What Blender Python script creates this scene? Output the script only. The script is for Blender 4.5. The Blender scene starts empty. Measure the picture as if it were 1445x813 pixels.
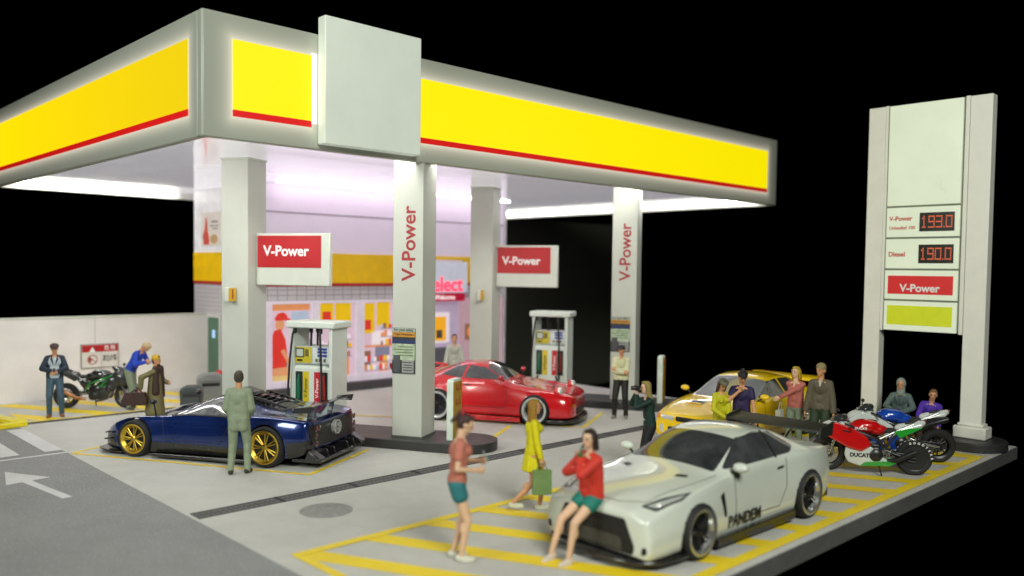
import bpy, bmesh, math, random
from mathutils import Vector, Matrix, Euler
from math import sin, cos, pi, radians, atan2, sqrt, hypot
random.seed(7)
scene = bpy.context.scene
COL = scene.collection

# ------------------------------------------------------------ materials
def lin(c):
    if isinstance(c, str):
        c = c.lstrip('#'); v = [int(c[i:i+2], 16)/255 for i in (0, 2, 4)]
        return tuple((x/12.92 if x <= .04045 else ((x+.055)/1.055)**2.4) for x in v)
    return tuple(c)
_M = {}
def mat(name, color=(.5, .5, .5), rough=.5, metal=0, emis=None, es=0, coat=0, var=.12, vs=3., bump=0, bs=60., alpha=1, spec=.5, trans=0, grime=0):
    if name in _M: return _M[name]
    m = bpy.data.materials.new(name); m.use_nodes = True
    nt = m.node_tree; b = nt.nodes['Principled BSDF']; c = lin(color)
    b.inputs['Base Color'].default_value = (*c, 1)
    b.inputs['Roughness'].default_value = rough
    b.inputs['Metallic'].default_value = metal
    b.inputs['Coat Weight'].default_value = coat
    b.inputs['Coat Roughness'].default_value = .04
    b.inputs['Specular IOR Level'].default_value = spec
    b.inputs['Transmission Weight'].default_value = trans
    b.inputs['Alpha'].default_value = alpha
    if emis is not None:
        b.inputs['Emission Color'].default_value = (*lin(emis), 1); b.inputs['Emission Strength'].default_value = es
    tc = None
    if var or bump:
        tc = nt.nodes.new('ShaderNodeTexCoord')
    if var:
        n = nt.nodes.new('ShaderNodeTexNoise'); n.inputs['Scale'].default_value = vs; n.inputs['Detail'].default_value = 6; n.inputs['Roughness'].default_value = .6
        nt.links.new(tc.outputs['Object'], n.inputs['Vector'])
        mr = nt.nodes.new('ShaderNodeMapRange'); mr.inputs['From Min'].default_value = .3; mr.inputs['From Max'].default_value = .7
        mr.inputs['To Min'].default_value = 1-var; mr.inputs['To Max'].default_value = 1+var
        nt.links.new(n.outputs['Fac'], mr.inputs['Value'])
        mx = nt.nodes.new('ShaderNodeVectorMath'); mx.operation = 'SCALE'; mx.inputs[0].default_value = c
        nt.links.new(mr.outputs['Result'], mx.inputs['Scale']); nt.links.new(mx.outputs[0], b.inputs['Base Color'])
        mr2 = nt.nodes.new('ShaderNodeMapRange'); mr2.inputs['To Min'].default_value = max(0, rough-.08); mr2.inputs['To Max'].default_value = min(1, rough+.08)
        nt.links.new(n.outputs['Fac'], mr2.inputs['Value']); nt.links.new(mr2.outputs['Result'], b.inputs['Roughness'])
    if bump:
        n2 = nt.nodes.new('ShaderNodeTexNoise'); n2.inputs['Scale'].default_value = bs; n2.inputs['Detail'].default_value = 4
        nt.links.new(tc.outputs['Object'], n2.inputs['Vector'])
        bp = nt.nodes.new('ShaderNodeBump'); bp.inputs['Strength'].default_value = bump; bp.inputs['Distance'].default_value = .01
        nt.links.new(n2.outputs['Fac'], bp.inputs['Height']); nt.links.new(bp.outputs[0], b.inputs['Normal'])
    _M[name] = m
    return m

# ------------------------------------------------------------ mesh accumulator
class MB:
    def __init__(s): s.v = []; s.f = []; s.m = []
    def add(s, vs, fs, mi=0):
        o = len(s.v); s.v += [tuple(v) for v in vs]; s.f += [tuple(i+o for i in f) for f in fs]; s.m += [mi]*len(fs); return s
    def box(s, c, d, rz=0, mi=0, rot=None):
        R = rot or Matrix.Rotation(rz, 3, 'Z'); vs = []
        for i in range(8):
            p = Vector(((i & 1)-.5, ((i >> 1) & 1)-.5, ((i >> 2) & 1)-.5)); p = Vector((p.x*d[0], p.y*d[1], p.z*d[2]))
            vs.append(R@p+Vector(c))
        return s.add(vs, [(0, 2, 3, 1), (4, 5, 7, 6), (0, 1, 5, 4), (2, 6, 7, 3), (0, 4, 6, 2), (1, 3, 7, 5)], mi)
    def bb(s, x0, x1, y0, y1, z0, z1, mi=0): return s.box(((x0+x1)/2, (y0+y1)/2, (z0+z1)/2), (x1-x0, y1-y0, z1-z0), mi=mi)
    def tube(s, pts, rad, n=12, mi=0, caps=True):
        pts = [Vector(p) for p in pts]
        if not isinstance(rad, (list, tuple)): rad = [rad]*len(pts)
        vs = []; fs = []; up = None
        for i, p in enumerate(pts):
            a = pts[max(i-1, 0)]; b = pts[min(i+1, len(pts)-1)]; d = (b-a).normalized()
            if up is None:
                up = Vector((0, 0, 1)) if abs(d.z) < .9 else Vector((1, 0, 0))
            u = d.cross(up).normalized(); w = u.cross(d); up = w
            for k in range(n):
                t = 2*pi*k/n; vs.append(p+(u*cos(t)+w*sin(t))*rad[i])
        for i in range(len(pts)-1):
            for k in range(n):
                k2 = (k+1) % n; fs.append((i*n+k, i*n+k2, (i+1)*n+k2, (i+1)*n+k))
        if caps:
            fs.append(tuple(range(n-1, -1, -1))); fs.append(tuple((len(pts)-1)*n+k for k in range(n)))
        return s.add(vs, [f[::-1] for f in fs], mi)
    def lathe(s, prof, o=(0, 0, 0), axis='Z', n=32, mi=0):
        vs = []; fs = []; o = Vector(o)
        for r, h in prof:
            for k in range(n):
                t = 2*pi*k/n; a, b = r*cos(t), r*sin(t)
                vs.append(o+(Vector((a, b, h)) if axis == 'Z' else Vector((a, h, b)) if axis == 'Y' else Vector((h, a, b))))
        for i in range(len(prof)-1):
            for k in range(n):
                k2 = (k+1) % n; f = (i*n+k, i*n+k2, (i+1)*n+k2, (i+1)*n+k)
                fs.append(f[::-1] if axis == 'Y' else f)
        return s.add(vs, fs, mi)
    def prism(s, pts, a, b, axis='Y', mi=0):
        def P(u, v, h): return (u, h, v) if axis == 'Y' else (u, v, h) if axis == 'Z' else (h, u, v)
        n = len(pts); vs = [P(u, v, a) for u, v in pts]+[P(u, v, b) for u, v in pts]
        fs = [tuple(range(n)), tuple(range(2*n-1, n-1, -1))]+[(i, n+i, n+(i+1) % n, (i+1) % n) for i in range(n)]
        return s.add(vs, fs, mi)
    def ell(s, c, r, rot=None, n=16, mi=0):
        c = Vector(c); R = rot or Matrix.Identity(3); vs = []; fs = []; h = n//2
        for i in range(h+1):
            ph = pi*i/h
            for k in range(n):
                t = 2*pi*k/n; vs.append(c+R@Vector((r[0]*sin(ph)*cos(t), r[1]*sin(ph)*sin(t), r[2]*cos(ph))))
        for i in range(h):
            for k in range(n):
                k2 = (k+1) % n; fs.append((i*n+k, (i+1)*n+k, (i+1)*n+k2, i*n+k2))
        return s.add(vs, fs, mi)
    def cap(s, a, b, ra, rb, n=14):
        a = Vector(a); b = Vector(b); d = (b-a)
        if d.length < 1e-5: return s.ell(a, (ra, ra, ra))
        d.normalize(); L = (b-a).length
        pts = []; rr = []
        for t in (.999, .9, .6, .25, 0): pts.append(a-d*ra*t); rr.append(max(ra*sqrt(max(0, 1-t*t)), ra*.03))
        for t in (0, .25, .6, .9, .999): pts.append(b+d*rb*t); rr.append(max(rb*sqrt(max(0, 1-t*t)), rb*.03))
        return s.tube(pts, rr, n)

def finish(me, smooth=40):
    bm = bmesh.new(); bm.from_mesh(me); bmesh.ops.remove_doubles(bm, verts=bm.verts, dist=1e-5)
    bmesh.ops.recalc_face_normals(bm, faces=bm.faces); bm.to_mesh(me); bm.free()
    if smooth:
        for p in me.polygons: p.use_smooth = True
        me.set_sharp_from_angle(angle=radians(smooth))
def obj(name, mb, mats, parent=None, loc=(0, 0, 0), rot=(0, 0, 0), bevel=0, smooth=40, fix=True):
    me = bpy.data.meshes.new(name); me.from_pydata([tuple(v) for v in mb.v], [], mb.f)
    if not isinstance(mats, (list, tuple)): mats = [mats]
    for m in mats: me.materials.append(m)
    for p, mi in zip(me.polygons, mb.m): p.material_index = mi
    me.update()
    if fix: finish(me, smooth)
    o = bpy.data.objects.new(name, me); COL.objects.link(o); o.location = loc; o.rotation_euler = rot
    if parent: o.parent = parent
    if bevel:
        md = o.modifiers.new('bevel', 'BEVEL'); md.width = bevel; md.segments = 2; md.limit_method = 'ANGLE'; md.angle_limit = radians(50)
    return o
def tag(o, label=None, cat=None, group=None, kind=None):
    if label: o['label'] = label
    if cat: o['category'] = cat
    if group: o['group'] = group
    if kind: o['kind'] = kind
    return o
def thing(name, label, cat, loc=(0, 0, 0), rz=0, group=None):
    o = bpy.data.objects.new(name, None); COL.objects.link(o); o.location = loc; o.rotation_euler = (0, 0, rz); o.empty_display_size = .1
    return tag(o, label, cat, group)
def copy_tree(o, parent=None):
    c = o.copy(); COL.objects.link(c)
    if parent is not None: c.parent = parent
    for ch in list(o.children): copy_tree(ch, c)
    return c
def text(name, s, size, m, parent, loc, rot, ext=.004, bold=0., ax='CENTER', sx=1, space=1, fit=0):
    cu = bpy.data.curves.new(name, 'FONT'); cu.body = s; cu.size = size; cu.extrude = ext; cu.offset = bold; cu.align_x = ax; cu.align_y = 'CENTER'; cu.resolution_u = 4; cu.space_character = space
    t = bpy.data.objects.new(name+'_c', cu); COL.objects.link(t)
    dg = bpy.context.evaluated_depsgraph_get(); me = bpy.data.meshes.new_from_object(t.evaluated_get(dg)); bpy.data.objects.remove(t)
    me.materials.clear(); me.materials.append(m); k = 1
    if fit: xs_ = [v.co.x for v in me.vertices]; k = fit/(max(xs_)-min(xs_))
    o = bpy.data.objects.new(name, me); COL.objects.link(o); o.parent = parent; o.location = loc; o.rotation_euler = rot; o.scale = (sx*k, k, 1)
    return o
def baked(o):
    dg = bpy.context.evaluated_depsgraph_get(); dg.update()
    me = bpy.data.meshes.new_from_object(o.evaluated_get(dg)); o.modifiers.clear(); o.data = me
    return o
TH = radians(28)              # the fuelling islands stand at this angle to the canopy
Q = Vector((cos(TH), sin(TH), 0)); Pd = Vector((-sin(TH), cos(TH), 0))
# ------------------------------------------------------------ shared materials
white = mat('white_plastic', (.60, .62, .56), .35, var=.04, bump=.03, bs=40)
col_m = mat('column_paint', (.53, .545, .49), .42, var=.05, vs=1.2, bump=.08, bs=60)
black = mat('black_plastic', (.012, .012, .013), .4, var=.1)
rubber = mat('rubber', (.013, .013, .014), .75, var=.15, vs=20)
chrome = mat('chrome', (.75, .75, .75), .12, 1, var=.03)
dkmet = mat('dark_metal', (.05, .05, .055), .35, .8)
red_v = mat('sign_red', (.44, .010, .015), .4, var=.05)
yel_p = mat('sign_yellow', (.75, .42, .01), .45, var=.04)
white_t = mat('white_lettering', (.85, .85, .85), .5, var=0)
red_t = mat('red_lettering', (.34, .015, .018), .5, var=0)
blk_t = mat('black_lettering', (.02, .02, .02), .5, var=0)

def ground_mat(name, base, dark, speck=0, scale=1., rough=.75):
    m = bpy.data.materials.new(name); m.use_nodes = True; nt = m.node_tree; b = nt.nodes['Principled BSDF']
    tc = nt.nodes.new('ShaderNodeTexCoord')
    n1 = nt.nodes.new('ShaderNodeTexNoise'); n1.inputs['Scale'].default_value = .35*scale; n1.inputs['Detail'].default_value = 8; n1.inputs['Roughness'].default_value = .65
    n2 = nt.nodes.new('ShaderNodeTexNoise'); n2.inputs['Scale'].default_value = 28*scale; n2.inputs['Detail'].default_value = 5; n2.inputs['Roughness'].default_value = .8
    n3 = nt.nodes.new('ShaderNodeTexNoise'); n3.inputs['Scale'].default_value = 2.2*scale; n3.inputs['Detail'].default_value = 8; n3.inputs['Distortion'].default_value = 1.2
    for n in (n1, n2, n3): nt.links.new(tc.outputs['Object'], n.inputs['Vector'])
    def mth(op, a, b_):
        x = nt.nodes.new('ShaderNodeMath'); x.operation = op
        for i, v in enumerate((a, b_)):
            if isinstance(v, (int, float)): x.inputs[i].default_value = v
            else: nt.links.new(v, x.inputs[i])
        return x.outputs[0]
    s = mth('ADD', mth('MULTIPLY', n1.outputs['Fac'], .5), mth('ADD', mth('MULTIPLY', n2.outputs['Fac'], .25), mth('MULTIPLY', n3.outputs['Fac'], .25)))
    cr = nt.nodes.new('ShaderNodeValToRGB'); cr.color_ramp.elements[0].position = .34; cr.color_ramp.elements[1].position = .66
    cr.color_ramp.elements[0].color = (*dark, 1); cr.color_ramp.elements[1].color = (*base, 1)
    nt.links.new(s, cr.inputs[0]); out = cr.outputs[0]
    if speck:
        v = nt.nodes.new('ShaderNodeTexNoise'); v.inputs['Scale'].default_value = 34; v.inputs['Detail'].default_value = 2; nt.links.new(tc.outputs['Object'], v.inputs['Vector'])
        r2 = nt.nodes.new('ShaderNodeValToRGB'); r2.color_ramp.elements[0].position = .58; r2.color_ramp.elements[1].position = .68
        nt.links.new(v.outputs['Fac'], r2.inputs[0])
        mx = nt.nodes.new('ShaderNodeMix'); mx.data_type = 'RGBA'; nt.links.new(mth('MULTIPLY', r2.outputs[0], speck), mx.inputs[0]); nt.links.new(out, mx.inputs[6]); mx.inputs[7].default_value = (.5, .52, .55, 1)
        out = mx.outputs[2]
    nt.links.new(out, b.inputs['Base Color'])
    rr = nt.nodes.new('ShaderNodeMapRange'); rr.inputs['To Min'].default_value = rough-.22; rr.inputs['To Max'].default_value = rough+.12
    nt.links.new(n3.outputs['Fac'], rr.inputs['Value']); nt.links.new(rr.outputs[0], b.inputs['Roughness'])
    bp = nt.nodes.new('ShaderNodeBump'); bp.inputs['Strength'].default_value = .15; bp.inputs['Distance'].default_value = .01
    nt.links.new(n2.outputs['Fac'], bp.inputs['Height']); nt.links.new(bp.outputs[0], b.inputs['Normal'])
    return m
conc = ground_mat('forecourt_concrete', (.62, .61, .58), (.44, .435, .41))
asph = ground_mat('road_asphalt', (.30, .30, .305), (.19, .19, .192), speck=.5)
edge_m = ground_mat('slab_edge', (.13, .13, .125), (.07, .07, .068))
ypaint = ground_mat('yellow_road_paint', (.95, .72, .012), (.78, .56, .02), scale=2, rough=.6)
wpaint = ground_mat('white_road_paint', (.72, .72, .74), (.5, .5, .5), scale=2, rough=.6)
isl_m = ground_mat('island_black', (.045, .044, .045), (.02, .02, .02), rough=.5)

def struct(name, mb, m, label, **k): return tag(obj(name, mb, m, **k), label, None, None, 'structure')
# ------------------------------------------------------------ ground
XE = 18.85
struct('forecourt', MB().bb(4.7, XE, 4.98, 24.2, -.24, 0), [conc], 'grey concrete forecourt slab of the petrol station')
struct('road', MB().bb(-7, 4.7, 4.98, 24.2, -.24, -.003), [asph], 'dark speckled asphalt road along the left of the forecourt')
e = MB(); e.bb(4.7, XE, 4.962, 4.979, -.245, -.012); e.bb(XE+.001, XE+.018, 4.98, 24.2, -.245, -.012)
struct('slab_edge', e, edge_m, 'dark grey vertical edge of the display slab')

def strip(mb, a, b, w, z=.004):
    a = Vector((*a, 0)); b = Vector((*b, 0)); d = (b-a).normalized(); n = Vector((-d.y, d.x, 0))*w/2
    mb.add([a-n+Vector((0, 0, z)), b-n+Vector((0, 0, z)), b+n+Vector((0, 0, z)), a+n+Vector((0, 0, z))], [(0, 1, 2, 3)])
def clip_strips(x0, x1, y0, y1, sp, off, w, ang, z):
    # diagonal bars clipped to the box x0..x1,y0..y1
    bm = bmesh.new(); d = Vector((cos(ang), sin(ang), 0)); n = Vector((-d.y, d.x, 0))
    x = x0-6+((off-(x0-6)) % sp)
    while x < x1+6:
        c = Vector((x, y0, z)); vs = [bm.verts.new(c+d*t+n*s) for t, s in ((-1, -w/2), (9, -w/2), (9, w/2), (-1, w/2))]; bm.faces.new(vs); x += sp
    for co, no in (((x0, 0, 0), (-1, 0, 0)), ((x1, 0, 0), (1, 0, 0)), ((0, y0, 0), (0, -1, 0)), ((0, y1, 0), (0, 1, 0))):
        bmesh.ops.bisect_plane(bm, geom=bm.verts[:]+bm.edges[:]+bm.faces[:], plane_co=co, plane_no=no, clear_outer=True)
    mb_ = MB(); idx = {v: i for i, v in enumerate(bm.verts)}
    mb_.add([v.co[:] for v in bm.verts], [tuple(idx[v] for v in f.verts) for f in bm.faces]); bm.free(); return mb_
hs = clip_strips(5.02, 17.2, 5.24, 8.72, .945, 10.5+.02, .30, radians(115), .004)
struct('parking_hatching', hs, ypaint, 'yellow diagonal hatching of the no-parking zone at the front edge', fix=False)
fr = MB(); strip(fr, (4.95, 5.17), (17.27, 5.17), .17, .008); strip(fr, (4.95, 8.78), (17.27, 8.78), .15, .008); strip(fr, (5.0, 5.2), (5.0, 8.78), .12, .0085); strip(fr, (17.2, 5.2), (17.2, 8.78), .13, .0085)
struct('hatching_border', fr, ypaint, 'yellow border line around the front hatched zone', fix=False)
hb = clip_strips(4.95, 9.9, 20.1, 22.9, 1.15, 5.5, .42, radians(118), .004)
struct('rear_hatching', hb, ypaint, 'yellow diagonal hatching beside the white rear wall', fix=False)
fr = MB(); strip(fr, (4.8, 20.08), (10.2, 20.08), .10, .008)
struct('rear_line', fr, ypaint, 'yellow line along the rear drain', fix=False)
def loc2(o, a, b): v = Vector((o[0], o[1], 0))+Q*a+Pd*b; return (v.x, v.y)
fr = MB()
for pts in ([(4.75, 16.27), (7.12, 12.12), (8.95, 13.1)], [(4.75, 16.27), (6.6, 17.15)], [(13.72, 11.95), (15.5, 12.9)], [(10.3, 17.0), (11.85, 14.92), (13.72, 11.95)], [(11.36, 12.35), (12.65, 13.12)], [(6.6, 17.15), (7.0, 16.9)]):
    for a, b in zip(pts, pts[1:]): strip(fr, a, b, .085, .004+.0007*(len(fr.f) % 5))
struct('bay_lines', fr, ypaint, 'thin yellow lines marking the fuelling bays', fix=False)
# white crossing bars, line and arrow on the road
fr = MB()
for x in (4.42, 3.72, 3.02, 2.32): strip(fr, (x+.14, 16.7), (x+.14, 19.35), .30, .003)
struct('crossing_bars', fr, wpaint, 'white crossing bars painted on the dark road', fix=False)
fr = MB(); strip(fr, (-7, 16.43), (4.7, 16.43), .10, .003)
struct('give_way_line', fr, wpaint, 'white line across the dark road', fix=False)
fr = MB(); strip(fr, (3.78, 13.2), (3.6, 14.6), .14, .003); fr.add([(3.3, 14.55, .003), (3.95, 14.65, .003), (3.5, 15.5, .003)], [(0, 1, 2)])
struct('road_arrow', fr, wpaint, 'white direction arrow painted on the dark road', fix=False)
# drains
gr = mat('drain_iron', (.10, .10, .10), .6, .5)
def drain(y0, w, x0, x1, label, pitch=.16, bars=2):
    t = thing('drain', label, 'drain', (x0, y0, 0), 0, 'drain channels in the forecourt')
    m = MB(); L = x1-x0
    m.bb(0, L, 0, .03, 0, .012); m.bb(0, L, w-.03, w, 0, .012)
    if bars > 1: m.bb(0, L, w/2-.012, w/2+.012, 0, .011)
    x = .02
    obj('channel_edge', m, gr, t)
    m = MB()
    while x < L: m.bb(x, x+.025, .03, w-.03, .001, .009); x += pitch
    obj('grate', m, gr, t)
    m = MB(); m.bb(0, L, .03, w-.03, .0, .004); obj('channel', m, mat('drain_bottom', (.17, .17, .165), .9), t)
    x = 1.25
    while x < L: obj('joint', MB().bb(x, x+.04, 0, w, .002, .014), mat('drain_joint', (.02, .02, .02), .8), t); x += 1.25
drain(10.93, .30, 4.75, 18.8, 'long narrow drain channel crossing the forecourt in front of the islands', .08)
drain(19.82, .17, 4.78, 10.1, 'short slotted drain in front of the white rear wall', .14, 1)
m = MB(); m.lathe([(0, .006), (.30, .006), (.31, .003), (.33, .006), (.36, .006), (.37, 0)], (6.24, 10.17, 0))
tag(obj('manhole_cover', m, mat('manhole', (.27, .27, .26), .6, .1, var=.2, vs=12, bump=.3, bs=30)), 'round grey manhole cover set in the concrete', 'manhole cover')

# ------------------------------------------------------------ rear wall and its sign
wall_m = mat('rear_wall_paint', (.78, .74, .74), .6, var=.07, vs=1.2, bump=.1, bs=20)
t = thing('wall', 'low white painted wall behind the black motorcycle', 'wall', (0, 23.1, 0))
obj('wall_panel', MB().bb(-7, 10.28, 0, .14, 0, 2.02), wall_m, t)
obj('coping', MB().bb(-7, 10.28, -.015, .16, 2.02, 2.075), white, t, bevel=.01)
for x in (0.2, 3.4, 7.3): obj('panel_joint', MB().bb(x, x+.012, -.004, 0, 0, 2.02), mat('wall_joint', (.45, .43, .44), .7), t)
s = thing('warning_sign', 'small red and white warning sign on the rear wall above the black motorcycle', 'sign', (7.41, 23.06, 1.04))
obj('sign_board', MB().bb(-.44, .44, -.012, .03, -.29, .29), mat('sign_white', (.72, .68, .66), .5), s, bevel=.004)
obj('frame', MB().bb(-.46, .46, -.002, .035, -.31, .31), mat('sign_frame', (.25, .2, .19), .5), s)
obj('red_header', MB().bb(-.435, .435, -.018, -.012, .11, .285), red_v, s)
m = MB().prism([(-.27, .105), (-.11, .105), (-.19, .24)], -.024, -.018, 'Y'); obj('warning_triangle', m, white_t, s)
m = MB()
for k in range(24):
    a, b = 2*pi*k/24, 2*pi*(k+1)/24; r0, r1 = .105, .125
    m.add([(-.19+r0*cos(a), -.0225, -.09+r0*sin(a)), (-.19+r1*cos(a), -.0225, -.09+r1*sin(a)), (-.19+r1*cos(b), -.0225, -.09+r1*sin(b)), (-.19+r0*cos(b), -.0225, -.09+r0*sin(b))], [(0, 1, 2, 3)])
m.box((-.19, -.022, -.09), (.23, .002, .02), rot=Matrix.Rotation(radians(40), 3, 'Y')); m.ell((-.25, -.02, -.09), (.035, .002, .07))
obj('prohibition_ring', m, mat('sign_dark_red', (.35, .05, .05), .5), s, fix=False)
obj('divider', MB().bb(.03, .036, -.016, -.012, -.27, .11), mat('sign_frame'), s)
text('header_lettering', '危险', .13, white_t, s, (.24, -.019, .195), (pi/2, 0, 0), .001, .002, space=1.4)
text('notice_lettering', '当心火灾\n禁止吸烟', .085, blk_t, s, (.235, -.014, -.07), (pi/2, 0, 0), .001, .003)

# dark board standing far behind the forecourt
bd = mat('backdrop_board', (.10, .105, .08), 1, var=0, spec=0)
struct('backdrop', MB().bb(24.4, 33.8, 26, 26.05, -2, 5.6), bd, 'dark backdrop board behind the station')
# ------------------------------------------------------------ canopy
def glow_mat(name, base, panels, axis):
    # white fascia: glow around the yellow panels painted as emission, fading with distance
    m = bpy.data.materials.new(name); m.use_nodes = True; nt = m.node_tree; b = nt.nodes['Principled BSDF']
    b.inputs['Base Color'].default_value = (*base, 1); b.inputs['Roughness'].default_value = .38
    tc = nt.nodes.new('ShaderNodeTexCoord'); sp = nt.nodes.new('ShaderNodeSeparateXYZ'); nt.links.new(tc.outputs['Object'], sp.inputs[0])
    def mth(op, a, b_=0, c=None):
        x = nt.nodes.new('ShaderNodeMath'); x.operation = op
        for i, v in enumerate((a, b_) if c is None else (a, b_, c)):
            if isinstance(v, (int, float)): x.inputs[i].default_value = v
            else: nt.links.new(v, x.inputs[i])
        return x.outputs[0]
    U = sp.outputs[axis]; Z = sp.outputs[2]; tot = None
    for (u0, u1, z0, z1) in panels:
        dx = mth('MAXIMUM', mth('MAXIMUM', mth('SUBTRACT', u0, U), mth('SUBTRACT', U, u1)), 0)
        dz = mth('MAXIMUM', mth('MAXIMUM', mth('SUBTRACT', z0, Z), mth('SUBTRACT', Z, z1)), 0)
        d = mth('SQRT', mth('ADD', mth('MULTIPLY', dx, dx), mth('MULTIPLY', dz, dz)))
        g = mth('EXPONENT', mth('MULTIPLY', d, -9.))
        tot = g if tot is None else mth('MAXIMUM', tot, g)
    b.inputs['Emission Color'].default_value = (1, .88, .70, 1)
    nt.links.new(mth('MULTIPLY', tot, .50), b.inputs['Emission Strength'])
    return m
X0, X1, Y0, Y1, ZB, ZT, ZC = 5.52, 22.85, 12.55, 25.3, 5.38, 7.30, 5.57
can = thing('canopy', 'large flat station canopy with glowing yellow band and red stripe', 'canopy')
ft = .16
yz0, yz1 = 5.84, 6.92
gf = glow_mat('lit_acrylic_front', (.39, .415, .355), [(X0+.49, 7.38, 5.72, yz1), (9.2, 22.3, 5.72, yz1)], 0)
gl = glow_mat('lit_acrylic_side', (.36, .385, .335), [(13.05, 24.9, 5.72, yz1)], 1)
gp = mat('fascia_plain', (.52, .55, .48), .4)
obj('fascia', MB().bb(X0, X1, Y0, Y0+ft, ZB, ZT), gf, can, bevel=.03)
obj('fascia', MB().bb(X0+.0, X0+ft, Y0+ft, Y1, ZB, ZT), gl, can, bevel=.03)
obj('fascia', MB().bb(X0+ft, X1, Y1-ft, Y1, ZB, ZT), gp, can, bevel=.02)
obj('fascia', MB().bb(X1-ft, X1, Y0+ft, Y1-ft, ZB, ZT), gp, can, bevel=.02)
yel_e = mat('lit_yellow_panel', (.35, .24, .004), .45, emis=(1, .84, .0), es=.88, var=.03, vs=.5)
yel_s = mat('lit_yellow_side', (.45, .30, .004), .45, emis=(1, .74, .0), es=.62, var=.03, vs=.5)
red_e = mat('lit_red_stripe', (.6, .01, .01), .45, emis=(.62, .006, .006), es=.5, var=0)
for a, b in ((X0+.49, 7.39), (9.5, 22.3)):
    obj('light_panel', MB().bb(a, b, Y0-.012, Y0, yz0, yz1), yel_e, can)
    obj('red_stripe', MB().bb(a, b, Y0-.014, Y0, 5.735, yz0-.003), red_e, can)
nt_ = yel_s.node_tree; tc_ = nt_.nodes.new('ShaderNodeTexCoord'); sx_ = nt_.nodes.new('ShaderNodeSeparateXYZ'); mr_ = nt_.nodes.new('ShaderNodeMapRange')     # brightness ramp put into the emission, stronger towards the far end
mr_.inputs[1].default_value = 13; mr_.inputs[2].default_value = 24.5; mr_.inputs[3].default_value = .60; mr_.inputs[4].default_value = 1.0
nt_.links.new(tc_.outputs['Object'], sx_.inputs[0]); nt_.links.new(sx_.outputs[1], mr_.inputs[0]); nt_.links.new(mr_.outputs[0], nt_.nodes['Principled BSDF'].inputs['Emission Strength'])
obj('light_panel', MB().bb(X0-.012, X0, 13.04, 24.9, yz0, yz1), yel_s, can)
obj('red_stripe', MB().bb(X0-.014, X0, 13.04, 24.9, 5.735, yz0-.003), red_e, can)
tb = obj('blank_sign_box', MB().bb(7.5, 9.5, 12.3, 12.53, 5.46, 7.57), mat('milky_box', (.55, .60, .53), .3, emis=(.75, .8, .7), es=.30, var=.10, vs=.5), can, bevel=.02)  # box given a glow of its own to brighten it
# white lit slot between the left yellow panel and the blank box
obj('light_slot', MB().bb(7.395, 7.49, Y0-.01, Y0, 5.80, 6.96), mat('slot_light', (.8, .8, .8), .5, emis=(1, 1, .95), es=1.1, var=0), can)
ceil = mat('gloss_ceiling', (.74, .74, .77), .10, var=.02, vs=.6, coat=.6, bump=.012, bs=1.2, emis=(.95, .92, 1), es=.46)  # soft glow added to the ceiling itself, lighting the forecourt below
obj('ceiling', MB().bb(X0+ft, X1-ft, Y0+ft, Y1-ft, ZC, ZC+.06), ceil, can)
obj('roof', MB().bb(X0+ft, X1-ft, Y0+ft, Y1-ft, ZT-.25, ZT-.15), gp, can)
inner = mat('fascia_inner', (.78, .78, .70), .5)
m = MB(); i = .004
m.bb(X0+ft, X0+ft+i, Y0+ft, Y1-ft, ZB+.01, ZC-.002); m.bb(X1-ft-i, X1-ft, Y0+ft, Y1-ft, ZB+.01, ZC-.002); m.bb(X0+ft+i, X1-ft-i, Y1-ft-i, Y1-ft, ZB+.01, ZC-.002); m.bb(X0+ft+i, X1-ft-i, Y0+ft, Y0+ft+i, ZB+.01, ZC-.002)
obj('inner_lining', m, inner, can)
led = mat('led_strip', (.9, .9, .9), .5, emis=(1, .98, .93), es=30, var=0)
for (a, b, c, d) in ((X0+ft+.02, X0+ft+.12, Y0+.5, Y1-.5), (X1-ft-.06, X1-ft-.02, Y0+.5, Y1-.5), (X0+.5, 10.2, Y1-ft-.14, Y1-ft-.02), (19.2, X1-.5, Y1-ft-.07, Y1-ft-.02), (X0+.5, X1-.5, Y0+ft+.02, Y0+ft+.10)):
    obj('led_strip', MB().bb(a, b, c, d, ZC-.035, ZC-.004), led, can)
# extra strip added under the ceiling to brighten the shop front
obj('led_strip', MB().bb(10.5, 18.6, 19.45, 19.53, ZC-.035, ZC-.004), mat('led_facade', (.9, .9, .9), .5, emis=(1, .92, 1), es=13, var=0), can)
dl = mat('downlight', (.9, .9, .9), .5, emis=(1, .97, .95), es=30, var=0)
for x, y in ():
    obj('downlight', MB().lathe([(0, 0), (.1, 0), (.11, -.01), (.12, .002)], (x, y, ZC-.004)), dl, can)

# ------------------------------------------------------------ columns, islands, pumps
def round_bar(L0, L1, w, h, z0=0, n=14):
    pts = []
    for k in range(n+1):
        a = -pi+pi*k/n; pts.append((w*cos(a), L0+w*sin(a)))
    for k in range(n+1):
        a = pi*k/n; pts.append((w*cos(a), L1+w*sin(a)))
    return MB().prism(pts, z0, h, 'Z')
IS1 = Vector((9.9, 12.98, 0)); IS2 = Vector((16.7, 13.2, 0)); C1 = (7.95, 16.1); C3 = (15.0, 16.6)
for o, lab in ((IS1, 'black round-ended pump island carrying the left pump and the nearest columns'), (IS2, 'black round-ended pump island behind the red car')):
    t = tag(obj('pump_island', round_bar(-1.1, 4.7, .6, .18), isl_m, None, o, (0, 0, TH), bevel=.015), lab, 'pump island', 'pump islands')
ph_brd = mat('poster_sky', (.42, .50, .36), .5, var=.35, vs=9)
def rot_face(a): return (pi/2, 0, a)
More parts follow.
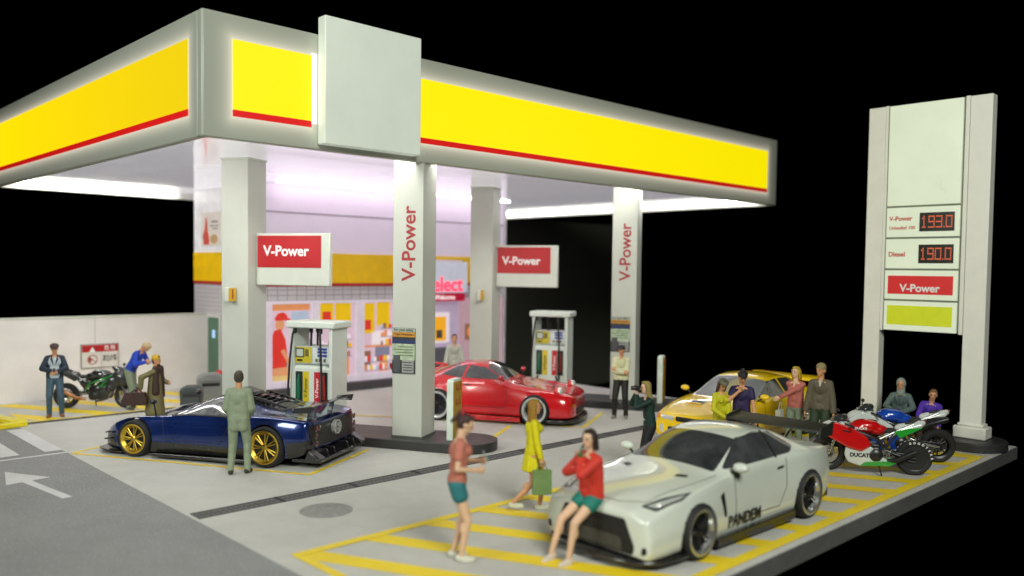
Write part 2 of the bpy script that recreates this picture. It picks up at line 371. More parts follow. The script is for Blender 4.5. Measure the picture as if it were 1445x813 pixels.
def column(x, y, label, kind):
    t = thing('column', label, 'column', (x, y, 0), TH, 'columns holding up the canopy')
    z0 = .18
    obj('shaft', MB().bb(-.31, .31, -.31, .31, z0, ZC-.003), col_m, t, bevel=.012)
    m = MB()
    obj('head_ring', MB().bb(-.325, .325, -.325, .325, ZC-.045, ZC-.004), white, t, bevel=.004)
    obj('base_trim', MB().bb(-.322, .322, -.322, .322, z0, z0+.03), mat('base_trim_dark', (.10, .11, .10), .6), t)
    fx = -.312
    if kind == 'text':
        # vertical red lettering reading upwards, and a safety poster
        lt = text('lettering', 'V-Power', .50, red_t, t, (fx-.001, -.03, 3.87), (0, -pi/2, 0), .002, .008, fit=1.43)
        lt.rotation_euler = Matrix(((0, 0, -1), (0, 0, 0), (0, 0, 0))).to_euler()
        # text x -> +Z, text y -> +Y (local, towards image left), normal -> -X
        R = Matrix(((0, 0, -1), (0, 1, 0), (1, 0, 0))).transposed(); R = Matrix(((0, 0, -1), (0, 1, 0), (1, 0, 0)))
        lt.rotation_euler = R.to_euler()
        p = obj('poster', MB().bb(fx-.012, fx, -.17, .31, 1.40, 2.27), mat('poster_black', (.03, .035, .03), .4), t)
        def rc(y0, y1, z0, z1, m_, d=.015): return obj('poster_print', MB().bb(fx-d, fx-.011, y0, y1, z0, z1), m_, p)
        rc(-.165, .305, 2.10, 2.19, mat('poster_orange', (.55, .25, .03), .5, var=.3, vs=20))
        rc(-.165, .305, 2.195, 2.265, mat('poster_pale', (.45, .5, .42), .5))
        rc(-.165, .305, 1.98, 2.05, mat('poster_navy', (.02, .03, .12), .5))
        rc(-.165, .305, 1.66, 1.97, ph_brd)
        rc(-.14, .10, 1.42, 1.66, mat('poster_notice', (.32, .33, .31), .5, var=.3, vs=25), .017)
        rc(.14, .28, 1.42, 1.75, mat('poster_figure', (.07, .07, .08), .5, var=.4, vs=15), .018)
        m = MB()
        for k in range(4): m.bb(fx-.019, fx-.016, -.12, .07+.02*(k % 2), 1.46+.05*k, 1.475+.05*k)
        obj('poster_print', m, blk_t, p)
        m = MB()
        for k in range(4): m.bb(fx-.0175, fx-.014, -.13, .2+.03*(k % 3), 1.74+.055*k, 1.76+.055*k)
        obj('poster_print', m, mat('poster_green_text', (.15, .22, .10), .5), p)
        lt = text('poster_lettering', 'For your safety', .066, blk_t, p, (fx-.019, .07, 2.235), (0, 0, 0), .001, .0012)
        lt.rotation_euler = (pi/2, 0, -pi/2)
        lt = text('poster_lettering', 'TURN OFF ENGINE', .045, mat('poster_brown', (.12, .05, .01), .5), p, (fx-.019, .07, 2.145), (pi/2, 0, -pi/2), .001, .001)
    return t
column(9.9, 12.98, 'square white column at the front of the nearer island with upright red lettering and a safety poster', 'text')
column(16.7, 13.2, 'square white column beside the man with crossed arms with upright red lettering and a safety poster', 'text')
column(C1[0], C1[1], 'square white column behind the man in the pale suit with a small yellow number plate', 'plain')
column(C3[0], C3[1], 'square white column behind the red car with a small yellow plate', 'plain')
def numplate(c, y, z, label, txt):
    t = thing('number_plate', label, 'number plate', (c[0], c[1], 0), TH, 'yellow plates on the rear columns')
    obj('plate_body', MB().bb(-.54, -.315, y-.055, y+.055, z-.145, z+.145), white, t, bevel=.02)
    obj('plate_face', MB().bb(-.55, -.325, y-.064, y-.056, z-.13, z+.13), yel_p, t)
    if txt: text('digit', txt, .26, mat('plate_digit', (.35, .03, .02), .5), t, (-.435, y-.066, z), (pi/2, 0, 0), .002, .004)
numplate(C1, .02, 2.84, 'small yellow number 1 plate jutting from the column behind the suited man', '1')
numplate(C3, -.02, 2.73, 'small yellow plate jutting from the column behind the red car', '')
def board(c, z0, z1, label):
    t = thing('sign_board', label, 'sign', (c[0], c[1], 0), TH, 'sign boards on the rear columns')
    obj('board', MB().bb(-.055, .055, -2.0, -.318, z0, z1), white, t, bevel=.02)
    obj('red_panel', MB().bb(-.066, -.056, -1.81, -.36, z0+.36, z1-.05), red_v, t)
    text('lettering', 'V-Power', .33, white_t, t, (-.068, -1.02, z0+.68), (pi/2, 0, -pi/2), .003, .008, fit=1.05)
board(C1, 3.03, 4.07, 'white sign board with a red panel on the column behind the suited man')
board(C3, 2.95, 4.04, 'white sign board with a red panel above the red car')
def price_post(o, label):
    t = thing('island_marker', label, 'marker post', (o[0], o[1], .18), TH, 'marker posts on the island ends')
    pts = [(-.22, 0), (.22, 0), (.22, 1.10), (.17, 1.15), (-.17, 1.15), (-.22, 1.10)]
    obj('post', MB().prism(pts, -.065, .065, 'Y'), mat('marker_white', (.68, .76, .68), .4), t, bevel=.012)
    obj('yellow_face', MB().bb(-.205, .215, -.074, -.066, .02, 1.10), mat('marker_yellow', (.45, .27, .02), .45), t)
    for z in (.93, .66):
        m = MB(); m.bb(-.09, .12, -.078, -.074, z, z+.03); m.bb(-.09, -.06, -.078, -.074, z, z+.13); m.bb(.10, .13, -.078, -.074, z, z+.15); m.bb(.01, .035, -.078, -.074, z, z+.1)
        obj('red_mark', m, mat('marker_red', (.40, .07, .01), .5), t)
    return t
price_post((10.24, 12.17), 'short white and yellow marker post on the round end of the nearer island')
price_post((17.0, 12.3), 'short white and yellow marker post on the island behind the yellow car')

def pump(c, label):
    t = thing('fuel_pump', label, 'fuel pump', (c[0], c[1], .18), TH, 'fuel pumps on the islands')
    pw = mat('pump_white', (.66, .71, .66), .32, var=.04)
    # local: -x faces the left of the picture (the working side), y along the island
    W, D = .47, .30
    for s in (-1, 1):
        pts = [(-D, .12), (D, .12), (D, 2.02), (-D, 2.02)]
        obj('side_panel', MB().prism(pts, s*W-.075 if s > 0 else -W-.0, s*W+.0 if s > 0 else -W+.075, 'Y'), pw, t, bevel=.015)
    obj('plinth', MB().bb(-D+.05, D-.05, -W+.04, W-.04, 0, .14), black, t)
    obj('top_cover', MB().bb(-D-.05, D+.05, -W-.07, W+.07, 2.02, 2.16), pw, t, bevel=.03)
    cab = obj('cabinet', MB().prism([(-D+.03, .14), (D-.03, .14), (D-.03, 1.22), (D-.12, 1.30), (-D+.12, 1.30), (-D+.03, 1.22)], -W+.076, W-.076, 'Y'), pw, t, bevel=.01)
    hd = obj('display_head', MB().bb(-D+.06, D-.06, -W+.076, W-.076, 1.302, 1.66), mat('pump_grey', (.45, .48, .46), .4), t, bevel=.01)
    for sd in (-1, 1):
        x = sd*(D-.06)
        def pl(name, y0, y1, z0, z1, m_, d, par=hd): return obj(name, MB().bb(min(x, x+sd*d), max(x, x+sd*d), y0, y1, z0, z1), m_, par)
        pl('screen_panel', .03, .38, 1.33, 1.64, mat('pump_yellow', (.55, .45, .02), .4), .008)
        pl('display', .20, .35, 1.46, 1.60, mat('pump_lcd', (.5, .55, .5), .3), .018)
        pl('display_frame', .18, .37, 1.44, 1.62, black, .014)
        pl('keypad', .08, .16, 1.46, 1.60, mat('pump_keys', (.12, .11, .03), .5), .014)
        pl('card_slot', .22, .34, 1.36, 1.40, black, .014)
        pl('price_panel', -.38, -.01, 1.33, 1.64, mat('pump_pale', (.62, .66, .64), .4), .008)
        for z in (1.46, 1.53, 1.59): pl('price_row', -.33, -.12, z, z+.045, mat('pump_blue', (.04, .06, .35), .4), .012)
        for y in (-.30, -.2, -.12): pl('price_row', y, y+.05, 1.36, 1.42, mat('pump_keys'), .012)
        x = sd*(D-.03)
        for (y0, y1, ym, y2, rc, hose) in ((.07, .36, .20, .36, 'pump_lab_yellow', 'green'), (-.36, -.06, -.20, -.36, 'pump_lab_red', 'red')):
            a, b = (.20, .36) if y0 > 0 else (-.36, -.20)
            l0, l1 = (.06, .19) if y0 > 0 else (-.19, -.06)
            pl('nozzle_bay', a, b, .52, 1.16, mat('bay_dark', (.012, .02, .015), .5), .006, cab)
            pl('fuel_label', l0, l1, .52, 1.16, mat(rc, (.62, .48, .01) if y0 > 0 else (.5, .01, .02), .4), .008, cab)
            nz = MB(); yc = (a+b)/2; xx = x+sd*.03
            nz.tube([(xx, yc, .62), (xx, yc, .80), (xx, yc, .98), (xx-sd*.02, yc, 1.10)], [.035, .045, .03, .016], 8)
            nz.box((xx+sd*.015, yc, .78), (.02, .05, .16))
            obj('nozzle', nz, mat('nozzle_'+hose, (.01, .14, .07) if hose == 'green' else (.45, .02, .02), .35), cab)
            lt = text('label_lettering', 'V-Power', .11, blk_t if y0 > 0 else white_t, cab, (x+sd*.009, (l0+l1)/2, .84), (0, 0, 0), .001, .001)
            R = Matrix(((0, 0, sd), (0, -sd, 0), (1, 0, 0))); lt.rotation_euler = R.to_euler()
    for sd in (-1, 1):
        for y, dy in ((.36, .1), (-.22, -.07), (.10, .02)):
            xx = sd*(D+.0)
            if abs(y) < .2: pts = [(sd*.12, y, 2.03), (sd*.12, y, 1.66)]
            else: pts = [(xx, y, 2.03), (xx+sd*.05, y+dy*.2, 1.9), (xx+sd*.07, y+dy*.7, 1.4), (xx+sd*.08, y+dy, .9), (xx+sd*.08, y+dy, .42), (xx+sd*.05, y+dy*.6, .3), (xx+sd*.0, y*.8, .5)]
            obj('hose', MB().tube(pts, .022, 8), rubber, t)
            obj('hose_socket', MB().tube([pts[0], (pts[0][0], pts[0][1], 1.92)], .036, 10), black, t)
    return t
pump((8.87, 14.75), 'white fuel pump with green and red nozzles behind the tail of the blue car')
pump((15.95, 15.0), 'white fuel pump standing against the dark background behind the red car')

# ------------------------------------------------------------ store
def tile_mat(name, s, col=(.62, .58, .62), mortar=(.30, .27, .30)):
    m = bpy.data.materials.new(name); m.use_nodes = True; nt = m.node_tree; b = nt.nodes['Principled BSDF']
    tc = nt.nodes.new('ShaderNodeTexCoord'); sp = nt.nodes.new('ShaderNodeSeparateXYZ'); cb = nt.nodes.new('ShaderNodeCombineXYZ'); ad = nt.nodes.new('ShaderNodeMath'); ad.operation = 'ADD'
    nt.links.new(tc.outputs['Object'], sp.inputs[0]); nt.links.new(sp.outputs[0], ad.inputs[0]); nt.links.new(sp.outputs[1], ad.inputs[1]); nt.links.new(ad.outputs[0], cb.inputs[0]); nt.links.new(sp.outputs[2], cb.inputs[1])
    br = nt.nodes.new('ShaderNodeTexBrick'); br.offset = 0; br.inputs['Scale'].default_value = 1; br.inputs['Brick Width'].default_value = s[0]; br.inputs['Row Height'].default_value = s[1]
    br.inputs['Mortar Size'].default_value = .012; br.inputs['Color1'].default_value = (*col, 1); br.inputs['Color2'].default_value = (col[0]*.95, col[1]*.95, col[2]*.95, 1); br.inputs['Mortar'].default_value = (*mortar, 1)
    nt.links.new(cb.outputs[0], br.inputs['Vector']); nt.links.new(br.outputs['Color'], b.inputs['Base Color']); b.inputs['Roughness'].default_value = .35
    return m
tile = tile_mat('wall_tiles', (.28, .14)); tile2 = tile_mat('side_tiles', (.16, .12), mortar=(.42, .40, .42))
store = thing('store', 'small station shop with yellow band, tiled wall and lit display windows', 'shop')
pinkw = mat('pale_wall', (.56, .47, .58), .5, var=.03, emis=(.95, .85, .98), es=.22)  # pink light on the wall put into its colour and emission
frm = mat('window_frame', (.52, .45, .53), .4, emis=(1, .9, 1), es=.24)  # frames also brightened by added emission
FX, FY, BX, BY = 10.3, 19.82, 18.8, 23.95
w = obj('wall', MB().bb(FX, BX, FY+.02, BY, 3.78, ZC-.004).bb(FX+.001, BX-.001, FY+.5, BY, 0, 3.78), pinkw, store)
obj('wall_joint', MB().bb(FX-.004, BX+.002, FY+.008, FY+.02, 4.80, 4.84), mat('joint_pink', (.34, .28, .34), .6), store)
obj('yellow_band', MB().bb(FX, 15.6, FY-.03, FY+.05, 2.98, 3.78).bb(17.0, BX, FY-.03, FY+.05, 2.98, 3.78).bb(15.6, 17.0, FY-.03, FY+.05, 3.68, 3.78).bb(FX-.03, FX, FY-.03, BY, 2.98, 3.78), mat('band_yellow', (.66, .40, .005), .4, emis=(1, .6, 0), es=.16), store)
obj('red_band', MB().bb(FX, 15.6, FY-.035, FY+.04, 2.90, 2.978).bb(17.0, BX, FY-.035, FY+.04, 2.90, 2.978).bb(FX-.035, FX, FY-.03, BY, 2.90, 2.978), mat('band_red', (.5, .02, .02), .4), store)
obj('tile_course', MB().bb(FX, BX, FY, FY+.3, 2.52, 2.898), tile, store)
obj('tiled_side', MB().bb(FX-.01, FX+.02, FY+.02, BY, .0, 2.898), tile2, store)
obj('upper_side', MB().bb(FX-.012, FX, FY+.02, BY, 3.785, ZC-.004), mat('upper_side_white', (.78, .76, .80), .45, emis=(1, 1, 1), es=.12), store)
obj('plinth', MB().bb(FX-.02, BX+.0, FY-.14, FY+.5, .0, .24), mat('store_plinth', (.06, .055, .06), .6), store, bevel=.02)
obj('corner_trim', MB().bb(FX-.03, FX+.01, FY-.01, FY+.03, .24, 2.5), mat('trim_dark', (.06, .05, .06), .5), store)
d = obj('door', MB().bb(FX-.03, FX-.011, 22.3, 23.0, .06, 1.97), mat('door_green', (.06, .16, .10), .35), store, bevel=.005)
obj('door_frame', MB().bb(FX-.04, FX-.0105, 22.22, 22.3, .0, 2.05).bb(FX-.04, FX-.0105, 23.0, 23.06, .0, 2.05).bb(FX-.04, FX-.0105, 22.3, 23.0, 1.97, 2.05), mat('door_frame_white', (.6, .6, .6), .4), d)
obj('door_notice', MB().bb(FX-.034, FX-.03, 22.55, 22.72, 1.4, 1.62), mat('notice_blue', (.3, .5, .8), .5, emis=(.5, .75, 1), es=.5), d)
# side wall poster high up
p = obj('side_poster', MB().bb(FX-.03, FX-.012, 22.2, 23.42, 3.96, 4.9), mat('poster_cream', (.62, .55, .50), .5, emis=(1, .9, .85), es=.15, var=.1, vs=3), store)
obj('poster_print', MB().prism([(22.9, 4.0), (23.25, 4.0), (23.32, 4.25), (23.2, 4.42), (23.13, 4.75), (23.05, 4.75), (23.0, 4.4), (22.9, 4.2)], FX-.034, FX-.03, 'X'), mat('poster_redfig', (.65, .08, .05), .5), p)
obj('poster_print', MB().bb(FX-.034, FX-.03, 22.35, 22.75, 4.6, 4.66).bb(FX-.034, FX-.03, 22.3, 22.85, 4.5, 4.54).bb(FX-.034, FX-.03, 22.35, 22.7, 4.42, 4.46), mat('poster_greytext', (.3, .27, .27), .5), p)
obj('poster_print', MB().ell((FX-.03, 22.6, 4.15), (.004, .24, .13)), mat('poster_ochre', (.55, .35, .15), .5), p)
# display windows: lit panes behind a frame, each with its own posters
def em(name, c, s=.60): return mat(name, tuple(x*.3 for x in lin(c)), .5, emis=c, es=s, var=.16, vs=3.5)
e_pale, e_blue, e_yel, e_red, e_pink, e_skin, e_brown, e_grey, e_white, e_orange = [em('lit_'+n, c) for n, c in (('pale', '#e8c8d8'), ('sky', '#b8c8dc'), ('yellow', '#f8c800'), ('red', '#e8382c'), ('rose', '#e89098'), ('skin', '#e8a070'), ('brown', '#9a6848'), ('grey', '#8888a0'), ('whitish', '#fdeef4'), ('orange', '#ef9a60'))]
m = MB(); m.bb(FX, 15.55, FY+.0, FY+.12, .24, .42); m.bb(FX, 15.55, FY, FY+.12, 2.44, 2.52)
wins = [(10.56, 11.71), (11.96, 13.11), (13.38, 14.53), (14.80, 15.45)]
xs = [FX]+[v for w_ in wins for v in w_]+[15.55]
for a, b in zip(xs[::2], xs[1::2]): m.bb(a, b, FY, FY+.12, .42, 2.44)
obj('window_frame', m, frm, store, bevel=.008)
GY = FY+.14
def window(x0, x1, kind):
    wd = obj('window', MB().bb(x0, x1, GY, GY+.05, .42, 2.44), e_pale, store)
    def pr(x, y, w_, h, m_, d=.006, name='window_print'): return obj(name, MB().bb(x0+x, x0+x+w_, GY-d, GY-.0005, y, y+h), m_, wd)
    if kind == 'man':
        pr(0, 2.26, x1-x0, .18, e_orange); pr(0, .42, x1-x0, .2, em('lit_sand', '#e8c880')); pr(.62, 1.35, .5, .88, e_blue)
        mb = MB().prism([(.02, .75), (.42, .72), (.50, 1.05), (.44, 1.5), (.30, 1.78), (.12, 1.74), (.0, 1.45)], GY-.012, GY-.007); 
        f = obj('printed_shirt', mb, e_red, wd); 
        f2 = obj('printed_cap', MB().prism([(.14, 2.0), (.56, 2.0), (.60, 2.04), (.50, 2.07), (.47, 2.16), (.36, 2.22), (.22, 2.18), (.14, 2.08)], GY-.014, GY-.008), e_red, wd)
        f3 = obj('printed_face', MB().ell((.28, GY-.006, 1.88), (.13, .006, .16)), e_skin, wd)
        f4 = obj('printed_arm', MB().prism([(.3, 1.2), (.4, 1.25), (.62, .85), (.55, .78), (.02, .75), (.02, .55), (.55, .55), (.60, .72)], GY-.016, GY-.011), e_skin, wd)
        for q in (f, f2, f3, f4): q.location.x += x0
        pr(0, .62, .5, .28, e_brown, .010)
    elif kind == 'two':
        pr(.02, 1.75, .47, .68, e_yel); pr(.55, 1.75, .50, .68, e_yel); pr(.15, 1.95, .26, .25, e_red, .012); pr(.1, .45, .42, .8, e_pink); pr(.6, .42, .4, .5, e_orange, .008); pr(.55, 1.0, .3, .5, e_whiteish(), .009)
    elif kind == 'shop':
        pr(.02, 1.55, .4, .85, e_yel); pr(.50, 1.75, .45, .68, e_yel); pr(.10, 1.65, .20, .28, e_red, .012); pr(.0, 1.15, 1.1, .06, e_orange, .012); pr(.45, .85, .5, .3, e_grey, .010); pr(.05, .5, .25, .55, e_brown); pr(.6, .44, .3, .35, e_orange); pr(.33, 1.2, .6, .4, e_whiteish())
    else:
        pr(.02, 1.7, .5, .6, e_yel); pr(.15, .5, .4, .9, e_grey)
def e_whiteish(): return e_white
def goods(x0, x1, z0, z1, seed):
    # rows of small packets on the shelves behind the pane
    rnd = random.Random(seed); m = MB(); z = z0
    while z < z1:
        m.bb(x0, x1, GY-.012, GY-.004, z-.02, z, 0); x = x0+.02
        while x < x1-.09:
            w_ = rnd.uniform(.05, .11); h_ = rnd.uniform(.10, .19); m.bb(x, min(x+w_, x1), GY-.02, GY-.006, z+.002, z+h_, rnd.randrange(1, 7)); x += w_+rnd.uniform(.005, .03)
        z += .24
    obj('shelf_goods', m, [e_grey, e_red, e_yel, e_orange, e_brown, e_white, e_blue], store)
for (a, b), k in zip(wins, ('man', 'two', 'shop', 'x')): window(a, b, k)
goods(12.05, 12.5, .5, 1.3, 1); goods(12.6, 13.05, .95, 1.6, 2); goods(13.45, 14.4, .5, .95, 3); goods(14.0, 14.5, 1.2, 1.7, 4); goods(14.85, 15.4, .5, 1.6, 5)
# entrance with shop sign
obj('sign_box', MB().bb(15.62, 16.98, FY-.22, FY, 2.68, 3.62), mat('select_box', (.5, .52, .58), .4, emis=(.75, .8, .95), es=.32), store, bevel=.01)
text('shop_lettering', 'Select', .60, mat('neon_red', (.9, .05, .1), .5, emis=(1, .03, .09), es=1.25, var=0), store, (16.05, FY-.235, 2.92), (pi/2, 0, 0), .01, .012)
obj('welcome_strip', MB().bb(15.5, 16.9, FY-.2, FY, 2.43, 2.66), mat('welcome_red', (.35, .01, .03), .4, emis=(.6, .0, .04), es=.4), store)
text('shop_lettering', 'Welcome', .20, mat('welcome_white', (.8, .8, .8), .5, emis=(1, .8, .85), es=.6, var=0), store, (16.1, FY-.205, 2.545), (pi/2, 0, 0), .004, .004)
dr = obj('entrance', MB().bb(15.6, 16.9, FY+.1, FY+.14, .24, 2.42), mat('entrance_violet', (.35, .28, .38), .5, emis=(.8, .65, .9), es=.3), store)
obj('kiosk_screen', MB().bb(15.6, 16.5, FY+.05, FY+.09, 1.15, 2.08), e_white, dr)
obj('kiosk_print', MB().bb(15.68, 16.35, FY+.035, FY+.049, 1.22, 1.95), em('lit_amber', '#f0a820', .8), dr)
obj('kiosk_print', MB().bb(15.98, 16.2, FY+.025, FY+.034, 1.3, 1.55), mat('kiosk_dark', (.1, .08, .06), .5), dr)
obj('counter', MB().bb(15.6, 16.7, FY-.1, FY+.09, .24, 1.02), mat('counter_grey', (.12, .12, .15), .5), dr)
obj('poster_wall', MB().bb(16.9, BX, FY+.02, FY+.12, .24, 2.52), em('lit_wall_rose', '#d8b0bc', .5), store)
m = MB().bb(17.1, 17.5, FY+.0, FY+.019, 1.2, 1.7); obj('wall_print', m, e_brown, store)
obj('wall_print', MB().ell((17.3, FY, 1.45), (.13, .01, .16)), e_orange, store)
obj('wall_print', MB().bb(17.7, 18.4, FY, FY+.019, 1.3, 2.2), mat('wall_poster', (.5, .4, .4), .5), store)
obj('end_trim', MB().bb(BX-.1, BX+.012, FY-.012, FY+.1, .24, ZC-.01), mat('trim_white', (.6, .58, .6), .4), store)

# ------------------------------------------------------------ bins, hydrant, ramp
def rbin(x, y, rz, s, label, col_):
    t = thing('litter_bin', label, 'litter bin', (x, y, 0), rz, 'bins by the rear wall')
    bm_ = mat(col_[0], col_[1], .45)
    pts = [(-.28*s, 0), (.28*s, 0), (.30*s, .45*s), (.26*s, .56*s), (.14*s, .61*s), (-.14*s, .61*s), (-.26*s, .56*s), (-.30*s, .45*s)]
    obj('body', MB().prism(pts, -.22*s, .22*s, 'Y'), bm_, t, bevel=.04)
    obj('slot', MB().bb(-.2*s, .2*s, -.228*s, -.2*s, .36*s, .44*s), mat('slot_black', (.01, .01, .01), .6), t)
    obj('lid', MB().prism([(-.31*s, .47*s), (.31*s, .47*s), (.27*s, .59*s), (.14*s, .65*s), (-.14*s, .65*s), (-.27*s, .59*s)], -.235*s, .235*s, 'Y'), bm_, t, bevel=.03)
rbin(8.35, 19.6, radians(-30), .85, 'dark grey rounded bin standing behind the nose of the blue car', ('bin_dark', (.05, .06, .06)))
rbin(9.25, 20.6, radians(-20), 1.05, 'larger mid grey rounded bin near the green door', ('bin_grey', (.24, .25, .25)))
t = thing('hydrant', 'red hydrant half hidden behind the column near the green door', 'hydrant', (9.62, 20.9, 0))
hr = mat('hydrant_red', (.55, .015, .03), .4)
obj('barrel', MB().lathe([(0, 0), (.12, 0), (.12, .05), (.08, .07), (.08, .5), (.12, .55), (.12, .62), (.06, .70), (0, .72)]), hr, t)
obj('nozzle_cap', MB().tube([(-.2, .08, .5), (.2, -.08, .5)], .06, 12), hr, t)
t = thing('speed_ramp', 'bright yellow openwork plastic ramp lying at the left end of the rear drain', 'ramp', (4.15, 20.5, 0), radians(10))
ym = mat('ramp_yellow', (.75, .62, .01), .4, var=.1, vs=8)
m = MB()
m.prism([(-.9, -1.0), (.55, -1.0), (.62, -.82), (-.9, -.82)], .0, .10, 'Z')
m.prism([(.30, -.82), (.60, -.82), (.42, .9), (.2, .9)], .0, .12, 'Z'); m.prism([(-.9, .8), (.45, .8), (.3, 1.0), (-.9, 1.0)], .0, .10, 'Z')
m.prism([(-.9, -.1), (.38, -.3), (.38, -.08), (-.9, .12)], .0, .11, 'Z')
obj('frame', m, ym, t, bevel=.015)
m = MB()
for k in range(5): m.box((-.6+.22*k, -.55+.02*k, .05), (.05, .5, .06))
obj('rib', m, ym, t)

# ------------------------------------------------------------ price pylon
py = thing('price_sign', 'tall white price pylon on its black base at the right', 'price sign', (18.0, 0, 0))
pym = mat('pylon_white', (.82, .81, .74), .38, var=.04, bump=.03)
pp = mat('pylon_panel', (.70, .76, .62), .30, emis=(.9, .97, .75), es=.22, var=.05, vs=1.2)  # faint emission added to lift the panels' brightness
fx = 0.
for y0, y1 in ((5.38, 5.78), (7.42, 7.77)):
    obj('post', MB().bb(fx, fx+.26, y0, y1, .4, 6.92), pym, py, bevel=.012)
    obj('foot', MB().bb(fx-.08, fx+.34, y0-.10, y1+.10, .18, .42).bb(fx-.03, fx+.29, y0-.04, y1+.04, .42, .48), pym, py, bevel=.03)
obj('back_panel', MB().bb(fx+.03, fx+.22, 5.78, 7.42, 2.24, 6.92), mat('pylon_gap', (.20, .22, .17), .6), py)
obj('side_rail', MB().bb(fx-.01, fx+.05, 5.785, 5.86, 2.22, 6.93), pym, py, bevel=.006)
obj('side_rail', MB().bb(fx-.005, fx+.05, 7.36, 7.415, 2.22, 6.93), pym, py, bevel=.006)
rows = [(4.92, 6.91), (4.27, 4.88), (3.61, 4.23), (2.93, 3.57), (2.23, 2.89)]
rows = [(4.83, 6.91), (4.18, 4.79), (3.53, 4.14), (2.89, 3.49), (2.24, 2.85)]
pan = []
for z0, z1 in rows: pan.append(obj('panel', MB().bb(fx-.02, fx+.05, 5.90, 7.33, z0, z1), pp, py, bevel=.008))
def ptext(s, size, y, z, m_, par, bold=.004, ax='CENTER', d=.022, sp=1, fit=0): return text('lettering', s, size, m_, par, (fx-d, y, z), (pi/2, 0, -pi/2), .002, bold, ax, space=sp, fit=fit)
redp = mat('price_red', (.6, .06, .03), .5, var=0)
ptext('V-Power', .145, 7.27, 4.56, redp, pan[1], .004, 'LEFT', fit=.47); ptext('Unleaded 100', .098, 7.27, 4.37, redp, pan[1], .002, 'LEFT', fit=.52)
ptext('Diesel', .145, 7.27, 3.82, redp, pan[2], .004, 'LEFT', fit=.33)
ledm = mat('led_red', (.5, .05, .03), .5, emis=(1, .24, .07), es=.42, var=0)
dig = {'1': ['00100', '01100', '00100', '00100', '00100', '00100', '01110'], '9': ['11111', '10001', '10001', '11111', '00001', '00001', '11111'], '3': ['11111', '00001', '00001', '11111', '00001', '00001', '11111'],
       '0': ['11111', '10001', '10001', '10001', '10001', '10001', '11111'], '.': ['0', '0', '0', '0', '0', '0', '1']}
def led_disp(s, z, par):
    scr = obj('display', MB().bb(fx-.035, fx-.018, 5.99, 6.66, z-.19, z+.19), mat('display_black', (.015, .013, .010), .25), par, bevel=.004)
    y = 6.62; pz = .036
    for ch in s:
        g_ = dig[ch]; m = MB()
        for r_, row in enumerate(g_):
            for c_, v in enumerate(row):
                if v == '1': m.box((fx-.037, y-c_*.0255, z+.11-r_*pz), (.006, .019, .026))
        obj('digit', m, ledm, scr); y -= .0255*len(g_[0])+.018
led_disp('193.0', 4.48, pan[1]); led_disp('190.0', 3.83, pan[2])
obj('red_panel', MB().bb(fx-.028, fx-.019, 5.98, 7.26, 3.0, 3.38), mat('pylon_red', (.62, .012, .015), .4, emis=(1, .02, .01), es=.12, var=.05), pan[3])
ptext('V-Power', .27, 6.62, 3.12, white_t, pan[3], .008, d=.03, fit=.80)
obj('lime_panel', MB().bb(fx-.028, fx-.019, 5.98, 7.26, 2.36, 2.76), mat('pylon_lime', (.62, .68, .01), .4, emis=(.8, .9, 0), es=.12, var=.05), pan[4])
obj('base', round_bar(5.55, 7.6, .62, .18), isl_m, py, (.06, 0, 0), bevel=.02)
# ------------------------------------------------------------ cars
def paint(name, c, rough=.28, metal=0., coat=1., **k): return mat(name, c, rough, metal, coat=coat, var=.03, vs=2, **k)
glassd = mat('car_glass', (.05, .052, .055), .06, 0, coat=.6, var=.5, vs=2.5, spec=.8)
lampm = mat('headlamp_glass', (.75, .77, .74), .12, .4, coat=1, var=.25, vs=30)
amber = mat('amber_lens', (.75, .22, .01), .2, coat=1, var=.1, vs=30)
tailred = mat('tail_lens', (.25, .01, .01), .15, coat=1, var=.1, vs=30)
carbon = mat('carbon_black', (.014, .014, .015), .28, coat=.5)
grille_m = mat('grille_mesh', (.02, .02, .021), .5, .4, var=.4, vs=60)
silver = mat('rim_silver', (.62, .62, .62), .2, 1, var=.04)
rimpol = mat('rim_polished', (.62, .63, .62), .28, .55, coat=.5, var=.05)
silver_lip = mat('rim_lip', (.55, .56, .55), .22, .8, coat=.3, var=.05)
gold = mat('rim_gold', (.60, .42, .07), .42, 1, var=.06)
darkrim = mat('rim_dark', (.03, .03, .032), .35, .7)
gapm = mat('panel_gap', (.012, .012, .012), .6, var=0)

